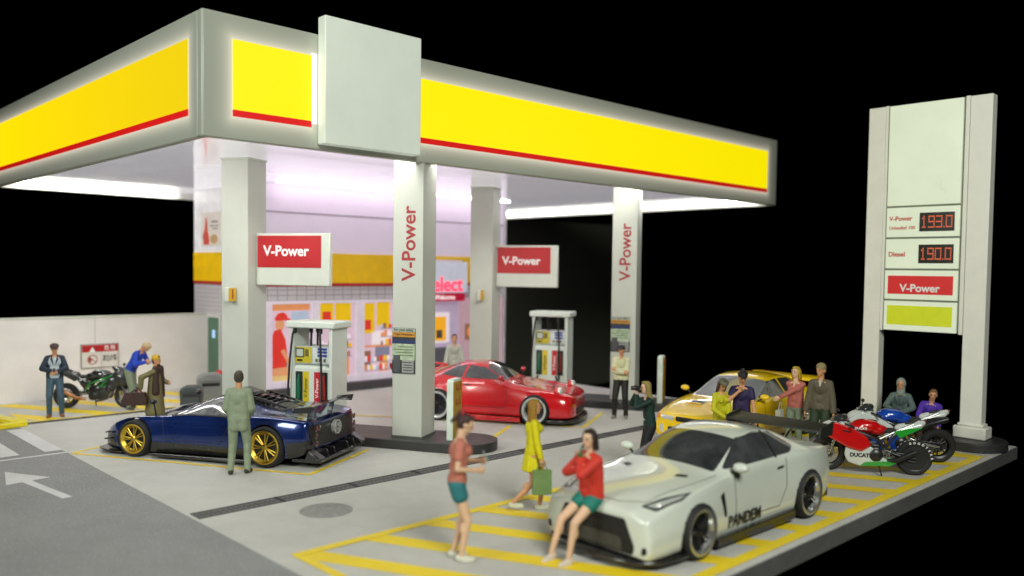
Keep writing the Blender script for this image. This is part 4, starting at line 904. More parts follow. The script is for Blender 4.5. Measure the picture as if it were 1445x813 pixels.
# ---- yellow saloon
def yellow_car():
    t = thing('parked_car', 'bright yellow sports saloon with bonnet vents and rear spoiler behind the white coupe', 'car', (15.60, 9.22, 0), radians(181)); t.scale = (.93, .98, .935)
    P_ = paint('rally_yellow', (.95, .62, .006), .25)
    st = [(2.13, .20, .66, .72, .36, .68, .52, .56, .58, .585), (2.06, .17, .80, .85, .38, .79, .60, .60, .665, .67), (1.86, .15, .84, .885, .42, .84, .70, .66, .74, .755), (1.27, .15, .85, .90, .52, .86, .84, .68, .86, .885),
          (.92, .15, .85, .88, .52, .86, .89, .68, .915, .94), (.76, .15, .85, .88, .52, .86, .905, .67, .95, .985), (.36, .15, .85, .88, .52, .86, .925, .63, 1.17, 1.21), (.04, .15, .85, .88, .52, .86, .94, .59, 1.32, 1.37), (-.42, .15, .85, .88, .52, .86, .95, .58, 1.365, 1.415),
          (-.90, .15, .85, .885, .52, .86, .96, .57, 1.33, 1.385), (-1.30, .15, .86, .91, .54, .87, .975, .57, 1.18, 1.225), (-1.62, .17, .86, .89, .54, .86, .985, .60, 1.04, 1.06), (-2.0, .20, .84, .87, .54, .84, .97, .64, 1.0, 1.01), (-2.18, .28, .78, .81, .54, .78, .90, .62, .94, .94)]
    wh = ((1.26, .36), (-1.25, .36))
    b = hull('body', st, P_, t, wh, cr={3: .3, 4: .7, 5: .55, 1: .6}, rc=.45)
    for s in (1, -1):
        patch('side_window', b, [rpoly([(.66, .985), (.10, 1.285), (-.28, 1.325), (-.30, .99)], .04), rpoly([(-.36, .99), (-.34, 1.325), (-.84, 1.30), (-1.20, 1.05), (-1.0, 1.0)], .04)], 'y', s, glassd, t, .004, .12)
        outline(b, 'door_line', [(.66, .90), (.64, .32), (-.32, .32), (-.36, .95)], 'y', s, t, .010)
        outline(b, 'door_line', [(-.36, .5), (-.36, .32), (-.85, .32), (-1.02, .62), (-1.1, .95)], 'y', s, t, .010)
        patch('headlight', b, [rpoly([(s*.36, .535), (s*.66, .545), (s*.68, .625), (s*.36, .615)], .03)], 'x', 1, lampm, t, .008, .1)
        patch('indicator', b, [rpoly([(s*.70, .54), (s*.82, .55), (s*.83, .63), (s*.70, .625)], .02)], 'x', 1, amber, t, .008, .02)
        fl = obj('fog_lamp', MB().lathe([(0, .012), (.09, .01), (.105, 0)], (2.10, s*.62, .34), 'X', 24), lampm, t)
        obj('fog_ring', MB().lathe([(.10, -.02), (.10, .02), (.13, .015), (.14, -.03)], (2.10, s*.62, .34), 'X', 24), P_, fl)
        patch('bonnet_vent', b, [rpoly([(1.50, s*.10), (1.50, s*.42), (1.28, s*.42), (1.28, s*.10)], .02)], 'z', 1, black, t, .006, .3)
        obj('vent_lip', MB().box((1.53, s*.26, .855), (.05, .36, .022), rot=Matrix.Rotation(radians(10), 3, 'Y')), P_, t, bevel=.008)
        mirror(t, .80, s*.84, 1.02, P_, s, .06, (.07, .10, .06))
        wheel(t, 1.26, s*.80, .315, .22, s, silver, 'plain'); wheel(t, -1.25, s*.80, .315, .22, s, silver, 'plain')
        patch('tail_light', b, [rpoly([(s*.45, .70), (s*.74, .70), (s*.74, .84), (s*.45, .84)], .03)], 'x', -1, tailred, t, .006)
    ws = patch('windscreen', b, [rpoly([(.88, .74), (.88, -.74), (.08, -.60), (.08, .60)], .07)], 'z', 1, mat('screen_glass', (.22, .23, .25), .06, coat=.8, var=0), t, .004, .2)
    patch('rear_window', b, [rpoly([(-1.0, .52), (-1.0, -.52), (-1.5, -.56), (-1.5, .56)], .07)], 'z', 1, glassd, t, .004, .1)
    patch('grille', b, [rpoly([(-.30, .53), (.30, .53), (.32, .62), (-.32, .62)], .02)], 'x', 1, grille_m, t, .008, .05)
    patch('lower_intake', b, [rpoly([(-.48, .24), (.48, .24), (.50, .40), (-.50, .40)], .04)], 'x', 1, grille_m, t, .006, .05)
    obj('number_plate', MB().box((2.165, 0, .43), (.02, .36, .13)), mat('plate_white', (.75, .75, .72), .4), t, bevel=.006)
    w = obj('rear_spoiler', MB().prism([(-1.80, 1.14), (-1.86, 1.13), (-2.16, 1.19), (-2.18, 1.24), (-1.9, 1.23), (-1.82, 1.20)], -.82, .82, 'Y'), P_, t, bevel=.01)
    for s in (1, -1): obj('spoiler_stand', MB().prism([(-1.80, .98), (-2.12, .96), (-2.18, 1.20), (-1.84, 1.16)], s*.74, s*.82, 'Y'), P_, w, bevel=.015)
    return t
yellow_car()
# ------------------------------------------------------------ people: painted scale figures
def remesh(o, vox, sm=2):
    md = o.modifiers.new('r', 'REMESH'); md.mode = 'VOXEL'; md.voxel_size = vox; md.use_smooth_shade = True
    if sm: s = o.modifiers.new('s', 'SMOOTH'); s.iterations = sm; s.factor = .5
    return o
def ik(a, t, l1, l2, pole):
    a = Vector(a); t = Vector(t); d = t-a; L = d.length
    if L > (l1+l2)*.999: t = a+d*((l1+l2)*.999/L); d = t-a; L = d.length
    d.normalize(); x = (l1*l1-l2*l2+L*L)/(2*L); h = sqrt(max(l1*l1-x*x, 0)); p = Vector(pole); p = p-d*p.dot(d)
    return a+d*x+p.normalized()*h, t
def flatm(c): return mat('cloth_'+c, c, .62, var=.10, vs=14, bump=.25, bs=25, spec=.35)
SK = mat('figure_skin', '#c9936c', .5, var=.08, vs=12, spec=.4)
SKp = mat('figure_skin_pale', '#d8b294', .5, var=.08, vs=12, spec=.4)
eye_m = mat('figure_eye', (.03, .02, .02), .4, var=0); lip_m = mat('figure_lips', (.35, .08, .07), .5, var=0)
def person(label, loc, yaw, H=1.65, pz=.93, lean=(0, 0), feet=None, knee=None, hands=None, pole=None, curl=(.5, .5), head=(0, 0), top=None, sleeve='long', bottom=None, legs='trousers',
           shoes='#302820', hair='#201510', hair_len=0, hat=None, jacket=None, skin=None, female=False, hood=None, neck_v=False, extra=None, grp=None):
    s = H/1.7; t = thing('person', label, 'person', loc, radians(yaw), grp)
    B = MB(); S = skin or SK; w = .92 if female else 1.0
    P0 = Vector((0, 0, pz)); T = Vector((sin(radians(lean[0])), sin(radians(lean[1])), 0)); T.z = sqrt(max(.01, 1-T.x**2-T.y**2))
    side = Vector((0, 1, 0)); side = (side-T*side.dot(T)).normalized(); fw = side.cross(T)
    R3 = Matrix((fw, side, T)).transposed()
    waist = P0+T*.17; chest = P0+T*.36; neck = P0+T*.53
    hy, hp = radians(head[0]), radians(head[1])
    hf = (fw*cos(hy)+side*sin(hy)); hs = T.cross(hf).normalized(); hd = (hf*cos(hp)-T*sin(hp)).normalized(); hu = hd.cross(hs).normalized()
    RH = Matrix((hd, hs, hu)).transposed(); hc = neck+T*.07+hu*.085+hd*.015
    def HH(x, y, z): return hc+RH@Vector((x, y, z))
    # body: one continuous skin
    B.ell(hc+hu*.015, (.088, .070, .100), RH); B.ell(HH(.018, 0, -.045), (.066, .054, .062), RH); B.ell(HH(.055, 0, -.085), (.026, .028, .022), RH)
    B.cap(HH(.085, 0, .02), HH(.104, 0, -.018), .008, .014, 8); B.ell(HH(.076, 0, .032), (.016, .045, .010), RH); B.ell(HH(.082, 0, -.05), (.012, .022, .010), RH)
    for k in (-1, 1): B.ell(HH(-.005, k*.073, -.005), (.020, .012, .030), RH)
    B.cap(neck-T*.04, HH(-.015, 0, -.05), .054, .050)
    shl = []; hands = hands or [(0.05, .25, .78), (0.05, -.25, .78)]; pole = pole or [(-1, .3, 0), (-1, -.3, 0)]
    feet = feet or [(0, .10, 0), (0, -.10, 0)]; knee = knee or [(1, .1, 0), (1, -.1, 0)]
    B.ell(P0+T*.02, (.105, .155*w if not female else .160, .12), R3); B.ell(waist, (.092, .125*w, .13), R3); B.ell(chest, (.112, .155*w, .16), R3); B.ell(P0+T*.45, (.085, .165*w, .07), R3)
    if female:
        for k in (-1, 1): B.ell(P0+T*.37+fw*.085+side*.065*k, (.052, .056, .055), R3)
    arms = []; 
    for i, k in enumerate((1, -1)):
        sh = P0+T*.450+side*(.152*w)*k; el, wr = ik(sh, hands[i], .275, .245, pole[i]); arms.append((sh, el, wr))
        B.ell(sh, (.052, .050, .052)); B.cap(sh, el, .044*w, .037*w); B.cap(neck-T*.055, sh, .034, .044); B.cap(el, wr, .039*w, .026*w)
        d = (wr-el).normalized(); pn = d.cross(Vector((0, 0, 1))); 
        if pn.length < .3: pn = d.cross(Vector((1, 0, 0)))
        pn.normalize(); th = pn.cross(d).normalized()       # th: across the palm, pn: palm normal
        inw = (Vector((0, -k, 0)))
        if pn.dot(inw) < 0: pn = -pn
        RP = Matrix((d, th, pn)).transposed(); pc = wr+d*.045
        B.ell(pc, (.055, .040, .020), RP)
        cu = curl[i]
        for q, (off, ln) in enumerate(((-.030, .062), (-.010, .072), (.010, .068), (.029, .052))):
            b0 = wr+d*.085+th*off; d1 = (d*cos(cu*.8)+pn*sin(cu*.8)); b1 = b0+d1*ln*.5; d2 = (d*cos(cu*2.)+pn*sin(cu*2.)); b2 = b1+d2*ln*.5
            B.cap(b0-d*.02, b1, .0105, .0095, 8); B.cap(b1, b2, .0095, .008, 8)
        tz = th*(1 if th.z > 0 else -1); b0 = wr+d*.03+tz*.03; b1 = b0+(d*.6+tz*.55+pn*.3*cu).normalized()*.032; b2 = b1+(d*.8+tz*.1+pn*.5*cu).normalized()*.028
        B.cap(b0, b1, .014, .011, 8); B.cap(b1, b2, .011, .009, 8)
    lg = []
    for i, k in enumerate((1, -1)):
        hip = P0-T*.03+side*.085*k; an = Vector(feet[i][:3])+Vector((0, 0, .085)); kn, an2 = ik(hip, an, .425, .415, knee[i]); lg.append((hip, kn, an2))
        B.cap(hip, kn, .086*w if female else .082, .052); B.cap(kn, an2, .052, .033); B.ell(kn+(an2-kn)*.28-Vector((.02, 0, 0)), (.05, .045, .09))
        dirf = Vector(feet[i][3:6]) if len(feet[i]) > 3 else Vector((1, .25*k, 0)); dirf.normalize()
        B.cap(an2-Vector((0, 0, .045)), an2+dirf*.13-Vector((0, 0, .058)), .034, .024)
        lg[-1] = (hip, kn, an2, dirf)
    body = obj('body', B, S, t, smooth=0, fix=False); remesh(body, .0085, 2); body.scale = (s, s, s)
    def part(name, mb, m, par=t, vox=.011, sm=2):
        o = obj(name, mb, m, par, smooth=0, fix=False)
        if vox: remesh(o, vox, sm)
        if par is t: o.scale = (s, s, s)
        return o
    em_ = MB()
    for k in (-1, 1): em_.ell(HH(.080, k*.030, .012), (.008, .011, .006), RH, 10)
    for k in (-1, 1):
        part('eye', MB().ell(HH(.0805, k*.030, .012), (.009, .012, .006), RH, 10), eye_m, t, 0)
        part('eyebrow', MB().ell(HH(.086, k*.030, .036), (.006, .018, .004), RH, 10), eye_m, t, 0)
    part('mouth', MB().ell(HH(.089, 0, -.050), (.007, .020, .005), RH, 10), lip_m, t, 0)
    # clothes
    def torso(mb, g, hem=-.06, flare=0.):
        mb.ell(P0+T*.02, (.105+g+flare, .158*w+g+flare, .12), R3); mb.ell(waist, (.094+g, .127*w+g, .13), R3); mb.ell(chest, (.112+g, .157*w+g, .155), R3); mb.ell(P0+T*.43, (.086+g, .150*w+g, .066+g*.5), R3)
        for k in (-1, 1): mb.cap(P0+side*.06*k+T*.36, P0+side*.065*k, .080+g, .085+g)
        if female:
            for k in (-1, 1): mb.ell(P0+T*.37+fw*.085+side*.065*k, (.052+g, .056+g, .055+g*.5), R3)
        if hem < -.06: mb.cap(P0+side*.05+T*.02, P0+side*.05+T*hem, .10+g, .09+g+flare); mb.cap(P0-side*.05+T*.02, P0-side*.05+T*hem, .10+g, .09+g+flare)
    def sleeves(mb, g, kind):
        for sh, el, wr in arms:
            mb.cap(neck-T*.048, sh, .044+g*.7, .050+g*.7)
            if kind == 'long': mb.cap(sh, el, .047+g*.8, .040+g); mb.cap(el, el+(wr-el)*.93, .042+g, .032+g)
            elif kind == 'short': mb.cap(sh, sh+(el-sh)*.5, .050+g, .050+g)
            mb_ = mb
    if top:
        m = MB(); torso(m, .014, -.06); 
        if sleeve != 'none': sleeves(m, .013, sleeve)
        part('shirt', m, flatm(top), sm=4)
        if neck_v:
            part('collar', MB().cap(neck-T*.045+fw*.075, neck-T*.12+fw*.118, .032, .012), SKp if female else flatm('#b8b8a8'), t, 0)
    if jacket:
        jc, hem, fl = jacket; m = MB(); 
        m.ell(P0+T*.02-fw*.008, (.122, .185*w, .12), R3); m.ell(waist-fw*.008, (.108, .155*w, .13), R3); m.ell(chest-fw*.012, (.120, .172*w, .16), R3); m.cap(P0+side*.075+T*.40-fw*.01, P0+side*.085-fw*.008, .100, .100); m.cap(P0-side*.075+T*.40-fw*.01, P0-side*.085-fw*.008, .100, .100)
        for k in (-1, 1): m.cap(P0+side*.07*k-fw*.01+T*.0, P0+side*(.07+fl*.3)*k-fw*.01+T*hem, .112, .095+fl)
        sleeves(m, .022, 'long'); jk = part('jacket', m, flatm(jc), sm=5)
        for k in (-1, 1): part('lapel', MB().add([neck-T*.01+side*.055*k+fw*.07, neck-T*.09+side*.085*k+fw*.134, neck-T*.24+side*.02*k+fw*.148, neck-T*.14+side*.03*k+fw*.143], [(0, 1, 2, 3)]), flatm(jc), t, 0)
    if legs in ('trousers', 'shorts'):
        m = MB(); m.ell(P0-T*.005, (.115, .165*w if not female else .170, .11), R3)
        for hip, kn, an, df in lg:
            if legs == 'trousers': m.cap(hip, kn, .096, .072); m.ell(kn+(an-kn)*.22-Vector((.02, 0, 0)), (.066, .062, .11)); m.cap(kn, an-(an-kn)*.02, .070, .056); m.cap(an-Vector((0, 0, .0)), an-Vector((0, 0, .03)), .056, .054)
            else: m.cap(hip, hip+(kn-hip)*.30, .100, .098)
        part(legs, m, flatm(bottom)); part('belt', MB().ell(P0+T*.085, (.118, .165*w, .022), R3), flatm('#15120f'), t, 0) if legs == 'trousers' and not jacket and not female else None
    elif legs in ('dress', 'skirt'):
        m = MB(); L = bottom[1]; dn = Vector((0, 0, -1))
        for k in range(14):
            a = 2*pi*k/14; r0 = Vector((cos(a)*.06, sin(a)*.09, 0)); fl = bottom[2]*(1+.12*(k % 2))
            m.cap(waist-T*.03+r0*.8, P0+dn*L+Vector((cos(a)*(.06+fl), sin(a)*(.09+fl), 0)), .055, .030)
        m.cap(P0+T*.05, P0+dn*(L-.06), .12, .11)
        part('skirt', m, flatm(bottom[0]))
    for hip, kn, an, df in lg:
        m = MB(); base = Vector((an.x, an.y, an.z-.085)); hl = .0
        m.cap(base+df*-.035+Vector((0, 0, .042)), base+df*.13+Vector((0, 0, .032)), .042, .032); m.ell(base+df*.05+Vector((0, 0, .012)), (.12, .045, .014), Matrix.Rotation(atan2(df.y, df.x), 3, 'Z'))
        if not female: m.cap(an-Vector((0, 0, .03)), base+df*.02+Vector((0, 0, .05)), .042, .046)
        part('shoe', m, flatm(shoes), t, .009, 1)
    # hair
    if hair:
        m = MB(); g = .012
        m.ell(HH(-.022, 0, .035), (.086, .080, .090), RH); m.ell(HH(-.038, 0, .0), (.068, .080, .085), RH); m.ell(HH(.03, 0, .095), (.045, .055, .028), RH)
        if hair_len > 0:
            for k in (-1, -.5, 0, .5, 1): m.cap(HH(-.055+.02*abs(k), .055*k, .02), HH(-.075+.02*abs(k), .065*k, -.10)-T*hair_len*.6, .042, .034)
            for k in (-1, 1): m.cap(HH(.0, .075*k, .04), HH(-.01, .078*k, -.10)-T*hair_len*.25, .026, .022)
        if hair_len < 0: m.ell(HH(-.10, 0, .09), (.045, .042, .042)); m.cap(HH(-.11, 0, .08), HH(-.16, 0, -.04), .03, .02)
        part('hair', m, mat('hair_'+hair, hair, .6, var=.3, vs=30, bump=.6, bs=60), t, .010, 1)
    if hat:
        hk, hcol = hat; m = MB()
        if hk == 'cap': m.ell(HH(-.012, 0, .062), (.100, .090, .072), RH); m.ell(HH(.085, 0, .048), (.065, .066, .012), RH)
        elif hk == 'flat': m.ell(HH(.0, 0, .078), (.112, .100, .045), RH); m.ell(HH(.08, 0, .06), (.05, .065, .012), RH)
        elif hk == 'beanie': m.ell(HH(-.015, 0, .055), (.098, .088, .088), RH)
        elif hk == 'bun': m.ell(HH(-.012, 0, .060), (.100, .092, .074), RH); m.ell(HH(-.03, 0, .14), (.038, .038, .034), RH); m.ell(HH(.08, 0, .045), (.05, .06, .012), RH)
        part('cap', m, mat('cap_'+hcol, hcol, .6, var=.15, vs=30), t, .010, 1)
    if hood:
        m = MB(); m.ell(HH(-.035, 0, .025), (.100, .098, .125), RH); m.cap(neck-T*.02, HH(-.03, 0, -.05), .085, .08)
        part('hood', m, flatm(hood), t, .011, 2)
    t['_'] = 0; del t['_']
    ctx = dict(t=t, s=s, part=part, HH=HH, arms=arms, P0=P0, T=T, fw=fw, side=side, neck=neck, lg=lg)
    return ctx
def held(name, label, cat, ctx, build, m):
    t = ctx['t']; mb = MB(); build(mb); o = obj(name, mb, m, None, tuple(t.location), tuple(t.rotation_euler), bevel=.004); o.scale = (ctx['s'],)*3
    return tag(o, label, cat)

# 1 navy jacket
c = person('man in a navy jacket and blue trousers standing beside the black motorcycle', (5.62, 20.45, 0), -108, 1.62, head=(0, 26), hands=[(.25, .05, 1.08), (.25, -.06, 1.10)], pole=[(-.3, 1, -.3), (-.3, -1, -.3)],
       top='#b8c4cc', bottom='#3e5566', jacket=('#222c3c', -.10, .0), shoes='#8a5a3c', hair='#30201a', hat=('flat', '#3a2420'), feet=[(.0, .14, 0), (.03, -.12, 0)])
held('phone', 'small dark phone held by the man in the navy jacket', 'phone', c, lambda m: m.box((.30, 0, 1.13), (.015, .06, .11), rot=Matrix.Rotation(radians(-50), 3, 'Y')), black)
# 2 blue sweater leaning
person('fair-haired man in a bright blue jumper leaning forward behind the front of the black motorcycle', (7.25, 20.45, 0), -50, 1.72, lean=(30, 0), head=(-5, 38), hands=[(.42, .06, 1.10), (.40, -.08, 1.12)], pole=[(-.5, 1, -.5), (-.5, -1, -.5)],
       top='#1c3fb0', bottom='#75806c', hair='#b8a47c', shoes='#50483c', feet=[(-.12, .12, 0), (.02, -.12, 0)])
# 3 coat man
c = person('bearded man in a long olive coat and yellow hat carrying a brown bag', (6.62, 17.3, 0), -38, 1.54, head=(-10, 5), hands=[(.28, .0, 1.12), (-.24, -.26, 1.02)], pole=[(-.5, 1, -.6), (-1, -.5, 0)],
       top='#4a2f26', bottom='#6a6448', jacket=('#6b6440', -.46, .085), shoes='#3a3020', hair='#5a3a22', hat=('beanie', '#c09a18'), feet=[(0, .10, 0), (.05, -.10, 0)])
c['part']('beard', MB().ell(c['HH'](.055, 0, -.085), (.04, .045, .045)).cap(c['HH'](.06, 0, -.09), c['HH'](.06, 0, -.14), .035, .02), mat('beard_brown', '#4a2a1c', .7, var=.3, vs=30), c['t'], .01, 1)
c['part']('coat', MB().cap((-.02, .04, 1.30), (-.04, .04, .46), .13, .20).cap((.02, -.05, 1.25), (.03, -.05, .46), .12, .19), flatm('#6b6440'), c['t'])
c['part']('shawl', MB().cap(c['neck']+Vector((.10, .02, -.02)), c['neck']+Vector((.12, .0, -.62)), .075, .085).cap(c['neck']+Vector((.03, -.10, -.02)), c['neck']+Vector((.05, -.14, -.55)), .07, .09), flatm('#3c2822'), c['t'])
held('bag', 'brown leather travel bag carried by the man in the long coat', 'bag', c, lambda m: (m.prism([(-.60, .66), (-.10, .66), (-.08, .76), (-.14, .94), (-.54, .94), (-.62, .76)], -.37, -.20, 'Y'), m.tube([(-.44, -.28, .93), (-.36, -.28, 1.0), (-.26, -.28, 1.0), (-.20, -.28, .93)], .014, 8)), mat('bag_brown', '#38211a', .5, var=.2, vs=10))
# 4 suit
person('man in a pale olive suit seen from behind beside the dark blue car', (6.29, 12.93, 0), 52, 1.665, hands=[(.17, .17, .96), (.17, -.15, .96)], pole=[(-1, .4, 0), (-1, -.5, 0)], head=(8, 0),
       top='#8f9a78', bottom='#87927a', jacket=('#87927a', -.13, .006), shoes='#3a382c', hair='#3c3426', feet=[(-.03, .13, 0), (.04, -.13, 0)])
# 5 man by the store
person('man in a pale shirt and black trousers near the shop entrance behind the red car', (14.25, 16.95, 0), -125, 1.66, top='#aeb0a4', bottom='#151618', hair='#3a3330', jacket=('#b4b6aa', -.03, .0), hands=[(.12, .26, .86), (.12, -.26, .86)])
# 6 crossed arms
person('man in a cream top and dark trousers with folded arms at a column', (15.28, 12.18, 0), -150, 1.66, head=(-12, 4), hands=[(.17, -.08, 1.17), (.19, .08, 1.11)], pole=[(.1, 1, -.9), (.1, -1, -.9)], curl=(.9, .9),
       top='#c9c8a2', bottom='#23211f', hat=('cap', '#2c3038'), hair='#1c1816', shoes='#8e8a80', feet=[(.02, .13, 0), (.05, -.14, 0)], jacket=('#cfcea8', -.0, 0.))
# 7 photographer
c = person('blonde woman in a dark green top taking a photograph between the white and yellow cars', (11.35, 8.42, 0), 140, 1.56, pz=.92, lean=(6, 0), head=(0, 0), hands=[(.26, .05, 1.46), (.26, -.07, 1.46)], pole=[(0, 1, -1.2), (0, -1, -1.2)], curl=(1., 1.),
       feet=[(.06, .12, 0), (-.06, -.11, 0)], knee=[(1, .2, 0), (1, -.2, -.3)], top='#16302c', bottom='#14181a', hair='#8a7a44', hair_len=.20, shoes='#c8c8c0', female=True, skin=SKp)
def cam_(m):
    h = c['HH'](.16, 0, .01); m.box(h, (.07, .13, .09)); m.tube([h+Vector((.03, 0, 0)), h+Vector((.11, 0, 0))], .038, 14)
held('camera', 'black photo camera held up by the long-haired blonde woman', 'camera', c, cam_, black)
c['part']('waist_band', MB().ell(c['P0']+c['T']*.10, (.115, .15, .025)), flatm('#c0c4ba'), c['t'], 0)
# 8 yellow dress
c = person('long-haired woman in a short yellow dress walking with a green bag', (8.40, 8.25, 0), -36, 1.58, pz=.90, feet=[(.12, .05, 0, 1, 0, 0), (-.30, -.06, .07, 1, -.1, 0)], knee=[(1, 0, 0), (1, 0, -.2)], hands=[(.08, .16, .84), (.10, -.24, .76)],
       pole=[(-1, .2, 0), (-1, -.3, 0)], top='#cfc40e', bottom=('#cfc40e', .26, .075), legs='dress', hair='#8f6a1c', hair_len=.24, shoes='#c9cbb2', female=True, skin=SK)
held('shopping_bag', 'green paper shopping bag carried by the woman in the yellow dress', 'bag', c, lambda m: (m.box((.10, -.26, .50), (.28, .10, .36)), m.tube([(.02, -.26, .68), (.06, -.26, .78), (.14, -.26, .78), (.18, -.26, .68)], .008, 6)), mat('bag_green', '#6f8a52', .6, var=.12, vs=8))
# 9 left foreground woman
c = person('slim woman in a pink top and teal shorts standing alone in the left foreground', (6.30, 7.42, 0), -40, 1.70, pz=.93, lean=(4, 0), feet=[(-.03, .10, 0, 1, .1, 0), (.06, -.07, 0, 1, -.1, 0)], hands=[(.26, .05, 1.16), (.22, -.10, 1.08)], pole=[(-.6, 1, -.7), (-.8, -.6, -1)],
       top='#b87060', sleeve='short', bottom='#2a7078', legs='shorts', hair='#3a1f1e', hair_len=-.1, shoes='#c8c6b6', female=True, skin=SKp, head=(0, 22))
c['part']('hair_tie', MB().ell(c['HH'](-.09, 0, .105), (.03, .05, .05)), flatm('#9a2c30'), c['t'], 0)
held('phone', 'pale phone in the hand of the woman in teal shorts', 'phone', c, lambda m: m.box((.33, -.02, 1.22), (.014, .07, .14), rot=Matrix.Rotation(radians(-25), 3, 'Y')), mat('phone_pale', '#90a8a0', .3))
# 10 sitting on the bonnet
c = person('woman in red jacket and teal shorts sitting on the white coupe drinking', (7.56, 6.45, 0), 170, 1.68, pz=.76, lean=(5, 3), feet=[(.40, .10, .0, 1, .1, -.1), (.46, -.16, .0, 1, .2, -.2)], knee=[(.9, .3, .8), (.9, -.1, .9)], hands=[(.16, -.02, 1.20), (.19, .02, 1.10)],
       pole=[(.1, 1, -.5), (.1, -1, -.4)], curl=(1., 1.), head=(12, -2), top='#c43426', sleeve='long', bottom='#1c7468', legs='shorts', hair='#281a18', hair_len=.02, shoes='#c8bcb0', female=True, skin=SKp, jacket=('#c8362a', .04, 0))
held('bottle', 'small green bottle held to the lips of the seated woman in red', 'bottle', c, lambda m: m.tube([(.17, .0, 1.16), (.175, .0, 1.27), (.165, .0, 1.30), (.14, .0, 1.36)], [.028, .028, .012, .010], 12), mat('bottle_green', '#2c5a2c', .2, coat=.5))
# 11 yellow dress by the cars
c = person('woman in a yellow dress and grey cap looking down between the white and yellow cars', (12.86, 8.02, 0), -112, 1.53, head=(-8, 32), hands=[(.24, -.02, .98), (.24, -.08, 1.0)], pole=[(-.4, 1, -.4), (-.4, -1, -.4)], top='#bcb81c', bottom=('#c2be1c', .42, .05), legs='dress',
       hair='#4a3226', hair_len=.14, hat=('flat', '#62634c'), female=True, skin=SK, shoes='#302820', feet=[(0, .08, 0), (0, -.08, 0)])
# 12 dark cap purple shirt
person('man in a dark purple T-shirt and knotted black cap, hand at his chin', (13.15, 7.78, 0), -158, 1.66, head=(18, 22), hands=[(.12, .27, .86), (.17, -.03, 1.36)], pole=[(-1, .3, 0), (.4, -1, -1.2)], curl=(.6, 1.1), top='#2b2148', sleeve='short', bottom='#2a2c24',
       hair='#14100f', hat=('bun', '#15161a'), jacket=None)
# 13 blonde pink
c = person('blonde woman in a salmon V-neck jumper behind the white coupe', (14.80, 7.62, 0), -172, 1.62, head=(-14, 0), hands=[(.32, -.22, 1.12), (.02, .24, .82)], pole=[(-.4, -1, -1), (-1, .4, 0)], top='#b5675c', bottom='#7d8a76', hair='#b09020', hair_len=.05, female=True, neck_v=True, skin=SKp)
held('handbag', 'white handbag hanging beside the blonde woman in salmon', 'bag', c, lambda m: (m.box((.12, -.27, .74), (.22, .09, .24)), m.tube([(.03, -.27, .85), (.08, -.25, 1.02), (.16, -.25, 1.02), (.2, -.27, .85)], .009, 6)), mat('bag_white', '#b8bcb0', .5))
# 14 brown sweater
person('man in a grey-brown V-neck jumper and dark green trousers beside the blonde woman', (14.74, 7.10, 0), -165, 1.72, head=(-22, 4), hands=[(.07, .24, .86), (.06, -.26, .80)], pole=[(-.6, 1, 0), (-1, -.4, 0)], top='#5c5444', bottom='#2c3a28', hair='#8c7c50', neck_v=True, jacket=('#5c5444', .02, 0), hat=('beanie', '#8a7d58'))
# 15 grey hood
person('person in a grey hooded waistcoat sitting on the sign base behind the motorcycles', (17.62, 6.78, 0), -168, 1.66, pz=.50, lean=(3, 0), feet=[(.42, .14, 0), (.46, -.12, 0)], knee=[(.6, .1, 1), (.6, -.1, 1)], hands=[(.32, .10, .66), (.34, -.10, .66)], pole=[(-.2, 1, -.4), (-.2, -1, -.4)], top='#49595a', bottom='#30383a',
       hair=None, hood='#8a9490', jacket=('#586a68', -.02, 0))
# 16 purple hood
person('person in a bright purple sweatshirt crouching behind the blue and white motorcycle', (17.52, 6.22, 0), -160, 1.6, pz=.44, lean=(10, 8), feet=[(.30, .16, 0), (.34, -.12, 0)], knee=[(.7, .2, 1), (.7, -.2, 1)], hands=[(.46, .20, .50), (.42, -.14, .52)], pole=[(-.1, 1, -.3), (-.1, -1, -.3)], top='#4a2aa0', bottom='#4a4440',
       hair='#7a5a3c', hair_len=0, jacket=('#4c2ca4', .0, 0))
